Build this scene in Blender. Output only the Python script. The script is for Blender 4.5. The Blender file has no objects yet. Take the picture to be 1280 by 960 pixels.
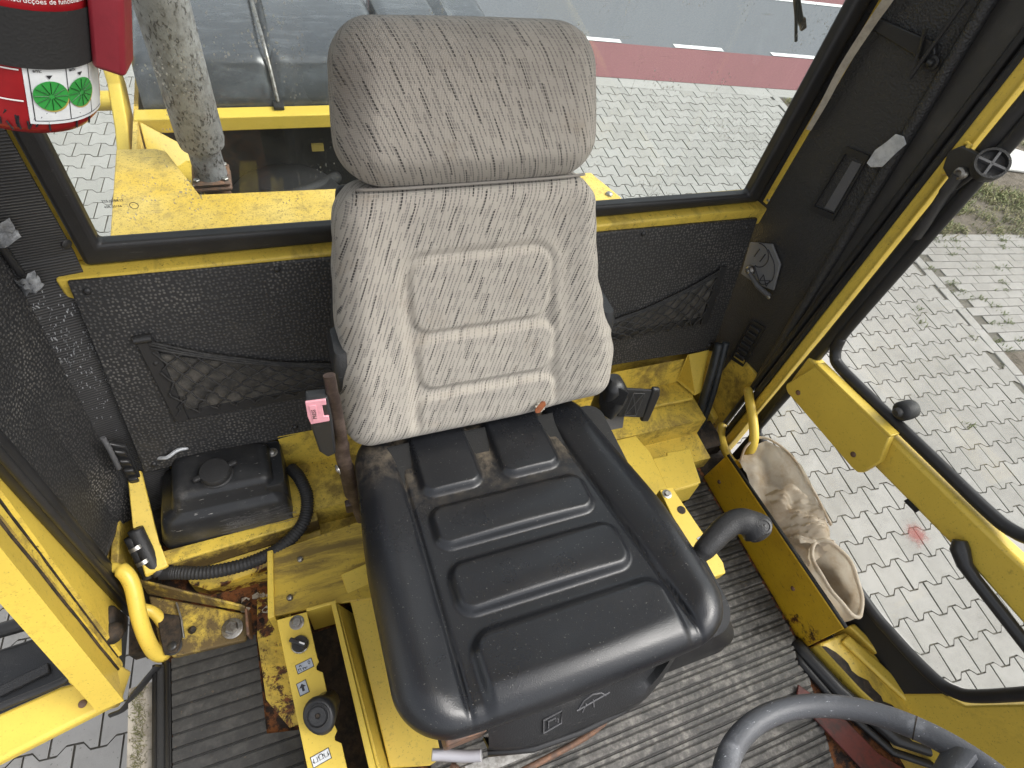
import bpy, bmesh, math, random
from mathutils import Vector, Matrix
random.seed(7)
S = bpy.context.scene
COL = S.collection
R = math.radians

# ------------------------------------------------------------------ camera
cam_d = bpy.data.cameras.new('camera')
cam = bpy.data.objects.new('camera', cam_d)
COL.objects.link(cam)
cam_d.sensor_width = 36.0
cam_d.lens = 20.447
cam_d.clip_start = 0.02
cam_d.clip_end = 400
CAM_R = Matrix(((0.933092, 0.174775, -0.314315),
                (-0.326489, 0.778161, -0.536536),
                (0.150814, 0.603257, 0.783157)))
CAM_P = Vector((0, 0, 1.40))
cam.matrix_world = Matrix.Translation(CAM_P) @ CAM_R.to_4x4()
S.camera = cam

# ------------------------------------------------------------------ sky and sun (bright overcast)
SUN_EL, SUN_AZ = 52.0, 112.0          # azimuth from +Y towards +X
w = bpy.data.worlds.new('World')
S.world = w
w.use_nodes = True
wn = w.node_tree
wn.nodes.clear()
sky = wn.nodes.new('ShaderNodeTexSky')
sky.sky_type = 'NISHITA'
sky.sun_disc = False
sky.sun_elevation = R(SUN_EL)
sky.sun_rotation = R(SUN_AZ)
sky.dust_density = 4.0
sky.air_density = 1.0
sky.ozone_density = 1.0
hs = wn.nodes.new('ShaderNodeHueSaturation')
hs.inputs['Saturation'].default_value = 0.22
bg = wn.nodes.new('ShaderNodeBackground')
bg.inputs['Strength'].default_value = 0.148
wo = wn.nodes.new('ShaderNodeOutputWorld')
wn.links.new(sky.outputs[0], hs.inputs['Color'])
wn.links.new(hs.outputs[0], bg.inputs['Color'])
wn.links.new(bg.outputs[0], wo.inputs['Surface'])
sd = bpy.data.lights.new('sun', 'SUN')
sd.energy = 0.9
sd.angle = R(35)
sd.color = (1.0, 0.96, 0.90)
sun = bpy.data.objects.new('sun', sd)
COL.objects.link(sun)
el, az = R(SUN_EL), R(SUN_AZ)
to_sun = Vector((math.sin(az) * math.cos(el), math.cos(az) * math.cos(el), math.sin(el)))
sun.rotation_euler = to_sun.to_track_quat('Z', 'Y').to_euler()

S.view_settings.view_transform = 'Standard'
S.view_settings.look = 'None'
S.view_settings.gamma = 1.0
S.view_settings.exposure = 1.2
S.view_settings.use_curve_mapping = False
S.cycles.max_bounces = 7
S.cycles.diffuse_bounces = 3
S.cycles.glossy_bounces = 2
S.cycles.transmission_bounces = 2
S.cycles.transparent_max_bounces = 8
S.cycles.caustics_reflective = False
S.cycles.caustics_refractive = False

# ------------------------------------------------------------------ node helpers
class NT:
    def __init__(self, name):
        self.m = bpy.data.materials.new(name)
        self.m.use_nodes = True
        self.t = self.m.node_tree
        self.t.nodes.clear()
        self.out = self.t.nodes.new('ShaderNodeOutputMaterial')
    def n(self, typ, **kw):
        nd = self.t.nodes.new(typ)
        for k, v in kw.items():
            setattr(nd, k, v)
        return nd
    def put(self, sock, v):
        if isinstance(v, bpy.types.NodeSocket):
            self.t.links.new(v, sock)
        elif v is not None:
            if sock.type == 'RGBA' and len(v) == 3:
                v = (*v, 1)
            sock.default_value = v
    def coord(self, kind='Object'):
        return self.n('ShaderNodeTexCoord').outputs[kind]
    def mapping(self, vec, scale=(1, 1, 1), rot=(0, 0, 0), loc=(0, 0, 0)):
        nd = self.n('ShaderNodeMapping')
        self.put(nd.inputs['Vector'], vec)
        nd.inputs['Scale'].default_value = scale
        nd.inputs['Rotation'].default_value = rot
        nd.inputs['Location'].default_value = loc
        return nd.outputs[0]
    def noise(self, vec, scale, detail=4, rough=0.6, dist=0.0):
        nd = self.n('ShaderNodeTexNoise')
        self.put(nd.inputs['Vector'], vec)
        nd.inputs['Scale'].default_value = scale
        nd.inputs['Detail'].default_value = detail
        nd.inputs['Roughness'].default_value = rough
        nd.inputs['Distortion'].default_value = dist
        return nd.outputs['Fac']
    def voro(self, vec, scale, rnd=1.0, feature='F1', out='Distance', dims='3D'):
        nd = self.n('ShaderNodeTexVoronoi', feature=feature, voronoi_dimensions=dims)
        self.put(nd.inputs['Vector'], vec)
        nd.inputs['Scale'].default_value = scale
        nd.inputs['Randomness'].default_value = rnd
        return nd.outputs[out]
    def ramp(self, fac, a, b, c0=0.0, c1=1.0):
        nd = self.n('ShaderNodeMapRange', interpolation_type='SMOOTHSTEP')
        self.put(nd.inputs['Value'], fac)
        nd.inputs['From Min'].default_value = a
        nd.inputs['From Max'].default_value = b
        nd.inputs['To Min'].default_value = c0
        nd.inputs['To Max'].default_value = c1
        return nd.outputs[0]
    def math(self, op, a, b=None, c=None):
        nd = self.n('ShaderNodeMath', operation=op)
        self.put(nd.inputs[0], a)
        if b is not None: self.put(nd.inputs[1], b)
        if c is not None: self.put(nd.inputs[2], c)
        return nd.outputs[0]
    def mix(self, fac, a, b, mode='MIX'):
        nd = self.n('ShaderNodeMix', data_type='RGBA', blend_type=mode)
        self.put(nd.inputs[0], fac)
        self.put(nd.inputs[6], a)
        self.put(nd.inputs[7], b)
        return nd.outputs[2]
    def bump(self, h, strength=0.3, dist=0.002, normal=None):
        nd = self.n('ShaderNodeBump')
        self.put(nd.inputs['Height'], h)
        nd.inputs['Strength'].default_value = strength
        nd.inputs['Distance'].default_value = dist
        if normal is not None: self.put(nd.inputs['Normal'], normal)
        return nd.outputs[0]
    def sep(self, vec):
        nd = self.n('ShaderNodeSeparateXYZ')
        self.put(nd.inputs[0], vec)
        return nd.outputs
    def attr(self, name):
        return self.n('ShaderNodeAttribute', attribute_name=name).outputs['Fac']
    def rnd(self):
        return self.n('ShaderNodeObjectInfo').outputs['Random']
    def pbr(self, color, rough=0.5, metal=0.0, normal=None, spec=0.5, **kw):
        b = self.n('ShaderNodeBsdfPrincipled')
        self.put(b.inputs['Base Color'], color)
        self.put(b.inputs['Roughness'], rough)
        self.put(b.inputs['Metallic'], metal)
        self.put(b.inputs['Specular IOR Level'], spec)
        if normal is not None: self.put(b.inputs['Normal'], normal)
        for k, v in kw.items():
            self.put(b.inputs[k.replace('_', ' ')], v)
        self.t.links.new(b.outputs[0], self.out.inputs['Surface'])
        return b

MAT = {}
def yellow(name, dirt=0.35, chips=0.25, rust=0.0, base=(0.73, 0.53, 0.085), streak=(1, 1, 1), speck=0.4):
    k = NT(name)
    v = k.coord()
    vs = k.mapping(v, scale=streak)
    c = k.mix(k.ramp(k.noise(v, 5, 5), .3, .75), base, tuple(x * .86 for x in base))
    d = k.ramp(k.noise(vs, 9, 8, .74, .3), .62 - dirt * .28, .80 - dirt * .22, 0, .9)
    c = k.mix(k.math('MULTIPLY', d, dirt * 1.25), c, (0.125, 0.085, 0.032))
    g = k.ramp(k.noise(v, 55, 6, .75), .56, .70, 0, dirt)
    c = k.mix(g, c, (0.10, 0.07, 0.03))
    sp = k.ramp(k.noise(v, 260, 2, .5), .655, .70, 0, speck)
    c = k.mix(sp, c, (0.05, 0.035, 0.02))
    # fine scratches
    sc = k.noise(k.mapping(v, scale=(30, 420, 160), rot=(.3, .2, .5)), 1, 3, .6)
    c = k.mix(k.ramp(sc, .66, .72, 0, .35 * dirt + .06), c, (0.09, 0.06, 0.025))
    ch = k.ramp(k.noise(v, 34, 9, .78), .675 - chips * .12, .69 - chips * .12)
    c = k.mix(k.math('MULTIPLY', ch, min(1, chips * 2)), c, (0.035, 0.022, 0.015))
    if rust:
        rn = k.noise(v, 16, 10, .75, .4)
        rm = k.ramp(rn, .56 - rust * .22, .60 - rust * .18)
        rc = k.mix(k.ramp(k.noise(v, 70, 6, .7), .35, .7), (0.022, 0.012, 0.009), (0.23, 0.075, 0.02))
        c = k.mix(rm, c, rc)
    h = k.math('ADD', k.math('MULTIPLY', k.noise(v, 180, 3), .35), k.math('MULTIPLY', ch, -.8))
    rough = k.ramp(d, 0, 1, .36, .72)
    k.pbr(c, rough, 0, k.bump(h, .22, .0015), .45)
    MAT[name] = k.m
yellow('yellow_clean', .16, .06, speck=.25)
yellow('yellow_paint', .32, .18)
yellow('yellow_dirty', .70, .36, speck=.8)
yellow('yellow_grimy', 1.05, .45, speck=.9)
yellow('yellow_worn', .50, .42, streak=(1, .35, 1))
yellow('yellow_rusty', .60, .45, rust=.30)
def deck_paint():
    k = NT('yellow_deck')
    v = k.coord()
    c = k.mix(k.ramp(k.noise(v, 4, 5), .3, .7), (.80, .58, .16), (.72, .47, .06))
    c = k.mix(k.ramp(k.noise(v, 26, 8, .72), .46, .68, 0, .55), c, (.34, .25, .09))
    c = k.mix(k.ramp(k.noise(v, 120, 5, .7), .54, .64, 0, .75), c, (.22, .16, .06))
    c = k.mix(k.ramp(k.noise(v, 300, 2, .5), .60, .68, 0, .6), c, (.12, .09, .04))
    k.pbr(c, .6, 0, k.bump(k.noise(v, 160, 4), .3, .002), .35)
    MAT['yellow_deck'] = k.m
deck_paint()
yellow('yellow_board', .75, .1, base=(0.60, 0.42, 0.055), streak=(.35, 2.2, 1), speck=.3)

def plastic(name, col=(0.026, 0.026, 0.027), rough=.5, grain=420, gs=.35, wear=.15, wearcol=(0.12, 0.115, 0.105), gd=.0012, spec=.4):
    k = NT(name)
    v = k.coord()
    wn_ = k.ramp(k.noise(v, 11, 8, .72), .52, .78, 0, wear)
    dust = k.ramp(k.noise(v, 3.2, 5, .6), .45, .75, 0, wear * .8)
    c = k.mix(wn_, col, wearcol)
    c = k.mix(dust, c, wearcol)
    sc = k.noise(k.mapping(v, scale=(40, 300, 300), rot=(.5, .4, .9)), 1, 3, .6)
    c = k.mix(k.ramp(sc, .67, .73, 0, wear * 1.3), c, tuple(min(1, x * 2) for x in wearcol))
    h = k.voro(v, grain, 1.0)
    h2 = k.noise(v, grain * .35, 3)
    k.pbr(c, k.ramp(wn_, 0, max(wear, .01), rough, min(1, rough + .2)), 0, k.bump(k.math('ADD', h, h2), gs, gd), spec)
    MAT[name] = k.m
plastic('black_plastic')
plastic('black_smooth', rough=.32, gs=.06, wear=.12)
plastic('black_leathery', col=(.034, .034, .035), rough=.42, grain=260, gs=.6, wear=.22, gd=.002)
plastic('black_matt', col=(.018, .018, .018), rough=.75, gs=.2, wear=.1)
plastic('rubber_seal', col=(.019, .019, .020), rough=.42, gs=.1, wear=.16)
plastic('grey_plastic', col=(.10, .10, .105), rough=.55, gs=.2, wear=.35, wearcol=(.25, .25, .25))
plastic('plate_grey', col=(.17, .172, .175), rough=.5, gs=.15, wear=.3, wearcol=(.28, .28, .28))
plastic('pale_plastic', col=(.36, .355, .38), rough=.4, gs=.05, wear=.12, wearcol=(.3, .28, .26))
plastic('wheel_rubber', col=(.075, .079, .088), rough=.45, gs=.25, grain=500, wear=.8, wearcol=(.26, .27, .29))
plastic('tank_plastic', col=(.018, .019, .021), rough=.36, gs=.08, wear=.85, wearcol=(.13, .125, .12))
plastic('hose_rubber', col=(.02, .02, .021), rough=.6, gs=.2, wear=.3)
plastic('shroud_plastic', col=(.022, .023, .025), rough=.42, gs=.3, wear=.3)

def dotted(name, scale=150, lines=False, wear=.2):
    k = NT(name)
    uv = k.coord('UV')
    v = k.coord()
    if lines:
        s = k.sep(uv)
        h = k.math('SINE', k.math('MULTIPLY', k.math('ADD', s[1], k.math('MULTIPLY', k.noise(uv, 60, 2), .0012)), 2 * math.pi / .0048))
        h = k.math('ADD', k.math('MULTIPLY', h, .5), .5)
        pip = k.ramp(h, .75, 1)
    else:
        h = k.ramp(k.voro(uv, scale, .62, dims='2D'), .10, .42, 1, 0)
        pip = h
    worn = k.ramp(k.noise(v, 7, 7, .7), .42, .72, 0, 1)
    c = k.mix(k.math('MULTIPLY', pip, k.ramp(worn, 0, 1, .25, .75 * (wear / .2))), (0.027, 0.027, 0.028), (0.19, 0.18, 0.165))
    c = k.mix(k.ramp(k.noise(v, 9, 9, .75), .56, .8, 0, wear), c, (0.13, 0.12, 0.10))
    h2 = k.noise(v, 500, 2)
    k.pbr(c, .5, 0, k.bump(k.math('ADD', h, k.math('MULTIPLY', h2, .3)), .55, .0012), .4)
    MAT[name] = k.m
dotted('panel_dots', 135)
dotted('trim_ribs', lines=True, wear=.16)
dotted('trim_dots', 150, wear=.3)

def fabric():
    k = NT('seat_fabric')
    uv = k.coord('UV')
    sx, sy = k.sep(uv)[0], k.sep(uv)[1]
    v = k.coord()
    # sheared coordinate: stripes lean; third uv component unavailable, so lean comes from an attribute
    lean = k.attr('lean')
    a = k.math('ADD', sx, k.math('MULTIPLY', sy, lean))
    def dashes(pitch, length, duty, width, stag, off):
        q = k.math('ADD', k.math('DIVIDE', a, pitch), off)
        i = k.math('FLOOR', q)
        f = k.math('SUBTRACT', q, i)
        ln = k.math('LESS_THAN', k.math('ABSOLUTE', k.math('SUBTRACT', f, .5)), width)
        ph = k.math('FRACT', k.math('ADD', k.math('DIVIDE', sy, length), k.math('MULTIPLY', i, stag)))
        gate = k.math('LESS_THAN', ph, duty)
        st = k.math('LESS_THAN', k.math('FRACT', k.math('DIVIDE', sy, .0042)), .80)
        return k.math('MULTIPLY', k.math('MULTIPLY', ln, gate), st)
    black = dashes(.0215, .078, .46, .05, .37, 0)
    grey = dashes(.0068, .05, .74, .13, .53, .2)
    grey2 = dashes(.0118, .066, .5, .11, .29, .6)
    base = k.mix(k.ramp(k.noise(v, 6, 5), .3, .7), (0.435, 0.40, 0.345), (0.375, 0.345, 0.30))
    wv = k.math('ADD', k.math('SINE', k.math('MULTIPLY', sx, 2 * math.pi / .0021)), k.math('SINE', k.math('MULTIPLY', sy, 2 * math.pi / .0021)))
    base = k.mix(k.ramp(wv, -2, 2, 0, .35), base, (0.27, 0.25, 0.22))
    c = k.mix(k.math('MULTIPLY', grey, .78), base, (0.115, 0.110, 0.106))
    c = k.mix(k.math('MULTIPLY', grey2, .55), c, (0.13, 0.122, 0.115))
    c = k.mix(k.math('MULTIPLY', black, .95), c, (0.016, 0.016, 0.018))
    wear = k.math('MULTIPLY', k.attr('wear'), k.ramp(k.noise(v, 40, 4), .3, .6, .55, 1))
    c = k.mix(k.math('MULTIPLY', wear, .32), c, (0.52, 0.475, 0.40))
    c = k.mix(k.math('MULTIPLY', k.attr('soil_or_head_shade'), k.ramp(k.noise(v, 9, 5, .6), .3, .7, .45, 1)), c, (0.13, 0.12, 0.11))  # headrest shade mixed into the fabric colour, broken up by noise
    st = k.ramp(k.noise(v, 12, 6, .65), .56, .76, 0, .30)
    c = k.mix(st, c, (0.27, 0.21, 0.14))
    h = k.math('ADD', wv, k.math('MULTIPLY', k.noise(v, 900, 2), 1.5))
    h = k.math('SUBTRACT', h, k.math('MULTIPLY', black, 1.5))
    k.pbr(c, .92, 0, k.bump(h, .35, .0007), .15, Sheen_Weight=.12)
    MAT['seat_fabric'] = k.m
fabric()

def vinyl():
    k = NT('seat_vinyl')
    v = k.coord()
    n1 = k.noise(v, 420, 4, .65)
    cr = k.voro(v, 620, 1)
    wr = k.noise(k.mapping(v, scale=(60, 300, 60)), 1, 4, .6)
    dirt = k.math('MULTIPLY', k.attr('dirt'), k.ramp(k.noise(v, 35, 8, .75), .38, .66))
    c = k.mix(k.ramp(k.noise(v, 9, 6), .45, .75, 0, .35), (0.0115, 0.0125, 0.0150), (0.025, 0.026, 0.029))
    c = k.mix(dirt, c, (0.19, 0.155, 0.11))
    c = k.mix(k.ramp(k.noise(v, 300, 2, .5), .70, .73, 0, .45), c, (0.2, 0.19, 0.17))
    h = k.math('ADD', k.math('MULTIPLY', n1, .6), k.math('ADD', k.math('MULTIPLY', cr, .5), k.math('MULTIPLY', wr, .35)))
    rough = k.math('ADD', k.ramp(k.noise(v, 6, 5), .3, .7, .25, .35), k.math('MULTIPLY', dirt, .4))
    k.pbr(c, rough, 0, k.bump(h, .26, .0009), .5)
    MAT['seat_vinyl'] = k.m
vinyl()

def mat_rubber():
    k = NT('mat_rubber')
    v = k.coord()
    top = k.attr('top')
    d1 = k.ramp(k.noise(k.mapping(v, scale=(1, 1.6, 1)), 7, 9, .72, .4), .34, .62, .18, 1)
    d2 = k.ramp(k.noise(v, 60, 6, .7), .4, .7, .3, 1)
    dust = k.attr('dust')
    fac = k.math('MULTIPLY', k.math('MULTIPLY', d1, d2), dust)
    c = k.mix(k.math('MULTIPLY', fac, k.ramp(top, 0, 1, .35, 1)), (0.024, 0.0238, 0.0232), (0.245, 0.232, 0.212))
    c = k.mix(k.ramp(k.noise(v, 140, 2, .5), .685, .71, 0, .6), c, (0.10, 0.075, 0.05))
    c = k.mix(k.ramp(k.noise(v, 14, 4, .6), .66, .74, 0, .7), c, (0.012, 0.011, 0.010))
    k.pbr(c, k.ramp(fac, 0, 1, .5, .85), 0, k.bump(k.noise(v, 220, 5, .7), .35, .0015), .35)
    MAT['mat_rubber'] = k.m
mat_rubber()

def simple(name, c1, c2=None, scale=20, rough=.5, metal=0.0, bs=.2, bscale=150, spec=.5, lo=.4, hi=.65, bd=.001, **kw):
    k = NT(name)
    v = k.coord()
    c = c1 if c2 is None else k.mix(k.ramp(k.noise(v, scale, 8, .7), lo, hi), c1, c2)
    k.pbr(c, rough, metal, k.bump(k.noise(v, bscale, 4, .65), bs, bd), spec, **kw)
    MAT[name] = k.m
simple('steel', (.34, .33, .31), (.16, .14, .12), 60, .38, .85)
simple('zinc', (.45, .44, .42), (.25, .24, .22), 80, .35, .8)
simple('chrome_ring', (.62, .62, .62), (.4, .4, .4), 90, .22, .9, bs=.05)
simple('rusty_steel', (.13, .085, .065), (.26, .14, .085), 45, .62, .35, bs=.4)
simple('brown_bracket', (.050, .034, .028), (.13, .095, .078), 22, .45, .3, bs=.2)
simple('grime', (.012, .010, .008), (.05, .033, .02), 40, .8, 0, .8, 60, bd=.004)
simple('rust_bed', (.020, .012, .009), (.21, .075, .022), 34, .85, 0, .9, 70, lo=.45, hi=.6, bd=.005)
simple('debris', (.50, .47, .42), (.20, .16, .12), 60, .9, 0, .4)
simple('threshold_dust', (.33, .30, .25), (.20, .175, .14), 30, .9, 0, .6, 120)
simple('pocket_dust', (.115, .105, .09), (.05, .048, .045), 30, .9, 0, .8, 160, bd=.003, lo=.35, hi=.65)
simple('pink_plastic', (.78, .37, .42), (.68, .30, .35), 50, .4, 0, .05)
simple('red_enamel', (.33, .013, .018), (.27, .010, .015), 30, .28, 0, .08, 200)
simple('red_plastic', (.24, .018, .030), (.20, .015, .024), 30, .45, 0, .15, 260)
simple('red_floor_paint', (.11, .018, .013), (.035, .014, .012), 26, .6, 0, .4)
simple('white_print', (.78, .77, .75), None, rough=.5, bs=.02)
simple('dark_print', (.02, .02, .025), None, rough=.5, bs=.02)
simple('sticker_white', (.70, .72, .72), (.60, .62, .63), 30, .42, 0, .03)
simple('sticker_grey', (.42, .45, .50), (.33, .36, .40), 60, .42, 0, .05)
simple('dial_green', (.035, .30, .055), (.028, .25, .045), 40, .4, 0, .03)
simple('dial_dark', (.01, .07, .015), None, rough=.45, bs=.02)
simple('dial_gold', (.42, .32, .08), None, rough=.5, bs=.02)
simple('webbing', (.012, .012, .013), (.022, .022, .022), 300, .7, 0, .5, 700)
simple('thread', (.06, .06, .06), None, rough=.8)
simple('net_cord', (.022, .022, .023), (.05, .048, .045), 120, .75, 0, .4, 600)
simple('cable', (.016, .02, .023), (.035, .04, .045), 15, .45, 0, .1)
simple('strap_cloth', (.44, .40, .33), (.33, .30, .25), 60, .9, 0, .5, 600)
simple('foil_patch', (.60, .62, .64), (.42, .44, .47), 45, .45, .25, .6, 60, bd=.003)
simple('clear_tape', (.34, .35, .36), (.16, .165, .17), 60, .35, 0, .6, 80, bd=.003)
simple('foam_orange', (.27, .085, .03), (.17, .05, .018), 120, .9, 0, .7, 300)
simple('white_stone', (.62, .62, .60), (.48, .48, .46), 12, .9, 0, .6, 40, bd=.01)

def exhaust():
    k = NT('exhaust_metal')
    v = k.coord()
    s = k.ramp(k.noise(k.mapping(v, scale=(1, 1, .5)), 150, 3, .55), .54, .60, 0, .8)
    n = k.ramp(k.noise(v, 45, 6, .7), .42, .62)
    s = k.math('MULTIPLY', s, k.ramp(k.noise(v, 22, 4), .38, .56))
    c = k.mix(k.ramp(k.noise(v, 10, 6), .3, .7), (.33, .335, .345), (.23, .23, .235))
    c = k.mix(k.math('MULTIPLY', n, .45), c, (.10, .09, .082))
    c = k.mix(s, c, (.03, .026, .025))
    k.pbr(c, .7, .25, k.bump(k.math('ADD', k.noise(v, 120, 5), s), .4, .002), .4)
    MAT['exhaust_metal'] = k.m
exhaust()

def hood():
    k = NT('hood_plastic')
    v = k.coord()
    sc = k.ramp(k.noise(k.mapping(v, scale=(3, 14, 3), rot=(0, 0, .7)), 3, 7, .7), .45, .75, 0, .5)
    sp = k.ramp(k.voro(v, 95, 1), .10, .17, 1, 0)
    sp = k.math('MULTIPLY', sp, k.ramp(k.noise(v, 4, 3), .45, .6))
    c = k.mix(sc, (.045, .050, .057), (.15, .16, .175))
    c = k.mix(sp, c, (.008, .008, .008))
    k.pbr(c, k.ramp(k.noise(v, 7, 5), .3, .7, .16, .34), 0, k.bump(k.noise(v, 30, 5), .06, .004), .8)
    MAT['hood_plastic'] = k.m
hood()

def paver_mat(name, c1, c2):
    k = NT(name)
    v = k.coord()
    rn = k.rnd()
    off = k.n('ShaderNodeVectorMath', operation='ADD')
    k.put(off.inputs[0], v)
    cx = k.n('ShaderNodeCombineXYZ')
    for j in range(3): k.put(cx.inputs[j], k.math('MULTIPLY', rn, 37.0 * (j + 1)))
    k.put(off.inputs[1], cx.outputs[0])
    vv = off.outputs[0]
    isl = k.n('ShaderNodeNewGeometry').outputs['Random Per Island']
    tone = k.math('FRACT', k.math('ADD', rn, isl))
    c = k.mix(tone, c1, c2)
    c = k.mix(k.ramp(k.noise(vv, 14, 8, .7), .42, .75, 0, .35), c, tuple(x * .72 for x in c2))
    c = k.mix(k.ramp(k.noise(vv, 220, 2), .62, .72, 0, .35), c, (.26, .25, .23))
    c = k.mix(k.ramp(k.noise(vv, 90, 2, .4), .72, .74, 0, .55), c, (.10, .095, .085))
    k.pbr(c, .9, 0, k.bump(k.noise(vv, 240, 5, .7), .45, .0025), .25)
    MAT[name] = k.m
paver_mat('concrete_paver', (.345, .335, .315), (.30, .29, .27))
paver_mat('kerb_concrete', (.36, .35, .33), (.325, .315, .295))
simple('joint_sand', (.15, .14, .12), (.095, .088, .07), 25, .95, 0, .8, 120, bd=.006)
simple('asphalt', (.15, .157, .17), (.12, .127, .138), 30, .9, 0, .8, 160, bd=.006)
simple('asphalt_red', (.215, .088, .092), (.185, .076, .08), 40, .9, 0, .8, 160, bd=.006)
simple('road_paint', (.78, .78, .77), (.62, .62, .61), 30, .7, 0, .3, 100)
simple('soil_or_head_shade', (.17, .145, .115), (.09, .075, .055), 14, .95, 0, .9, 60, bd=.02)

def leafy(name, a, b):
    k = NT(name)
    isl = k.n('ShaderNodeNewGeometry').outputs['Random Per Island']
    c = k.mix(isl, a, b)
    k.pbr(c, .7, 0, None, .3)
    MAT[name] = k.m
leafy('grass_blades', (.11, .15, .045), (.30, .27, .14))
leafy('weed_leaves', (.08, .12, .035), (.16, .18, .07))
leafy('moss_fibres', (.20, .18, .10), (.09, .10, .035))

def glass(name, dirt, tint=(.93, .96, .95), runs=0.0):
    k = NT(name)
    v = k.coord()
    tr = k.n('ShaderNodeBsdfTransparent')
    tr.inputs['Color'].default_value = (*tint, 1)
    gl = k.n('ShaderNodeBsdfGlossy')
    gl.inputs['Roughness'].default_value = .02
    lw = k.n('ShaderNodeLayerWeight')
    frs = k.math('ADD', .025, k.math('MULTIPLY', k.math('POWER', lw.outputs['Facing'], 5), .6))
    df = k.n('ShaderNodeBsdfDiffuse')
    df.inputs['Color'].default_value = (.62, .60, .52, 1)
    m1 = k.n('ShaderNodeMixShader')
    k.put(m1.inputs[0], frs); k.put(m1.inputs[1], tr.outputs[0]); k.put(m1.inputs[2], gl.outputs[0])
    haze = k.ramp(k.noise(v, 5, 6, .65), .35, .8, .15 * dirt, dirt)
    if runs:
        cl = k.ramp(k.noise(v, 9, 5, .65), .52, .64)
        sp = k.math('MULTIPLY', k.ramp(k.voro(k.mapping(v, scale=(1, 1, .7)), 150, 1), .18, .27, 1, 0), cl)
        rn = k.ramp(k.noise(k.mapping(v, scale=(60, 60, 3.2)), 1, 5, .65), .66, .74)
        rn = k.math('MULTIPLY', rn, k.ramp(k.noise(v, 90, 4, .7), .45, .6))
        haze = k.math('ADD', haze, k.math('MULTIPLY', k.math('ADD', sp, rn), runs))
        scr = k.ramp(k.noise(k.mapping(v, scale=(8, 8, 240), rot=(0, .5, 0)), 1, 2, .4), .72, .75, 0, .25)
        haze = k.math('ADD', haze, scr)
    haze = k.math('MINIMUM', haze, .9)
    m2 = k.n('ShaderNodeMixShader')
    k.put(m2.inputs[0], haze); k.put(m2.inputs[1], m1.outputs[0]); k.put(m2.inputs[2], df.outputs[0])
    k.t.links.new(m2.outputs[0], k.out.inputs['Surface'])
    MAT[name] = k.m
glass('window_glass', .06, runs=.6)
glass('door_glass', .20, (.95, .96, .95))

def bagcloth():
    k = NT('bag_plastic')
    v = k.coord()
    c = k.mix(k.ramp(k.noise(v, 14, 7, .7), .40, .68), (.64, .565, .455), (.50, .39, .27))
    c = k.mix(k.ramp(k.noise(v, 22, 8, .75), .62, .76, 0, .7), c, (.26, .12, .06))
    df = k.n('ShaderNodeBsdfPrincipled')
    k.put(df.inputs['Base Color'], c)
    df.inputs['Roughness'].default_value = .5
    k.put(df.inputs['Normal'], k.bump(k.noise(v, 45, 5, .6), .45, .006))
    tl = k.n('ShaderNodeBsdfTranslucent')
    k.put(tl.inputs['Color'], c)
    m1 = k.n('ShaderNodeMixShader')
    m1.inputs[0].default_value = .45
    k.put(m1.inputs[1], df.outputs[0]); k.put(m1.inputs[2], tl.outputs[0])
    tr = k.n('ShaderNodeBsdfTransparent')
    m2 = k.n('ShaderNodeMixShader')
    m2.inputs[0].default_value = .10
    k.put(m2.inputs[1], m1.outputs[0]); k.put(m2.inputs[2], tr.outputs[0])
    k.t.links.new(m2.outputs[0], k.out.inputs['Surface'])
    MAT['bag_plastic'] = k.m
bagcloth()

def stain():
    k = NT('red_stain')
    v = k.coord('Generated')
    s = k.sep(v)
    dx = k.math('SUBTRACT', s[0], .5); dy = k.math('SUBTRACT', s[1], .5)
    r = k.math('SQRT', k.math('ADD', k.math('MULTIPLY', dx, dx), k.math('MULTIPLY', dy, dy)))
    r = k.math('ADD', r, k.math('MULTIPLY', k.math('SUBTRACT', k.noise(v, 9, 6, .7), .5), .95))
    a = k.ramp(r, .10, .44, .46, 0)
    df = k.n('ShaderNodeBsdfDiffuse'); df.inputs['Color'].default_value = (.45, .10, .09, 1)
    tr = k.n('ShaderNodeBsdfTransparent')
    m = k.n('ShaderNodeMixShader')
    k.put(m.inputs[0], a); k.put(m.inputs[1], tr.outputs[0]); k.put(m.inputs[2], df.outputs[0])
    k.t.links.new(m.outputs[0], k.out.inputs['Surface'])
    MAT['red_stain'] = k.m
stain()

# ------------------------------------------------------------------ object helpers
ROOTS = {}
def tag(o, label=None, cat=None, group=None, kind=None):
    if label: o['label'] = label
    if cat: o['category'] = cat
    if group: o['group'] = group
    if kind: o['kind'] = kind
    return o
def thing(name, loc, label, cat, group=None):
    o = bpy.data.objects.new(name, None)
    o.empty_display_size = .05
    o.location = loc
    COL.objects.link(o)
    ROOTS[o.name] = Vector(loc)
    return tag(o, label, cat, group)
def root_of(p):
    while p.parent: p = p.parent
    return Vector(p.location)
def finish(name, me, mat, parent=None, smooth=None, bevel=0, seg=2, uv=None, label=None):
    """mesh given in world coordinates -> object, child of parent (origin shared with the root)"""
    if parent is not None:
        off = root_of(parent)
        me.transform(Matrix.Translation(-off))
    o = bpy.data.objects.new(name, me)
    COL.objects.link(o)
    if parent is not None: o.parent = parent
    if mat: me.materials.append(MAT[mat] if isinstance(mat, str) else mat)
    if smooth is not None:
        me.shade_smooth()
        if smooth < 180: me.set_sharp_from_angle(angle=R(smooth))
    if bevel:
        b = o.modifiers.new('bevel', 'BEVEL')
        b.width = bevel; b.segments = seg; b.limit_method = 'ANGLE'; b.angle_limit = R(35)
        if smooth is None:
            me.shade_smooth(); me.set_sharp_from_angle(angle=R(60))
    if label: o['label'] = label
    return o
def mesh(verts, faces, uvs=None):
    me = bpy.data.meshes.new('m')
    me.from_pydata([tuple(v) for v in verts], [], faces)
    me.update()
    return me
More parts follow.
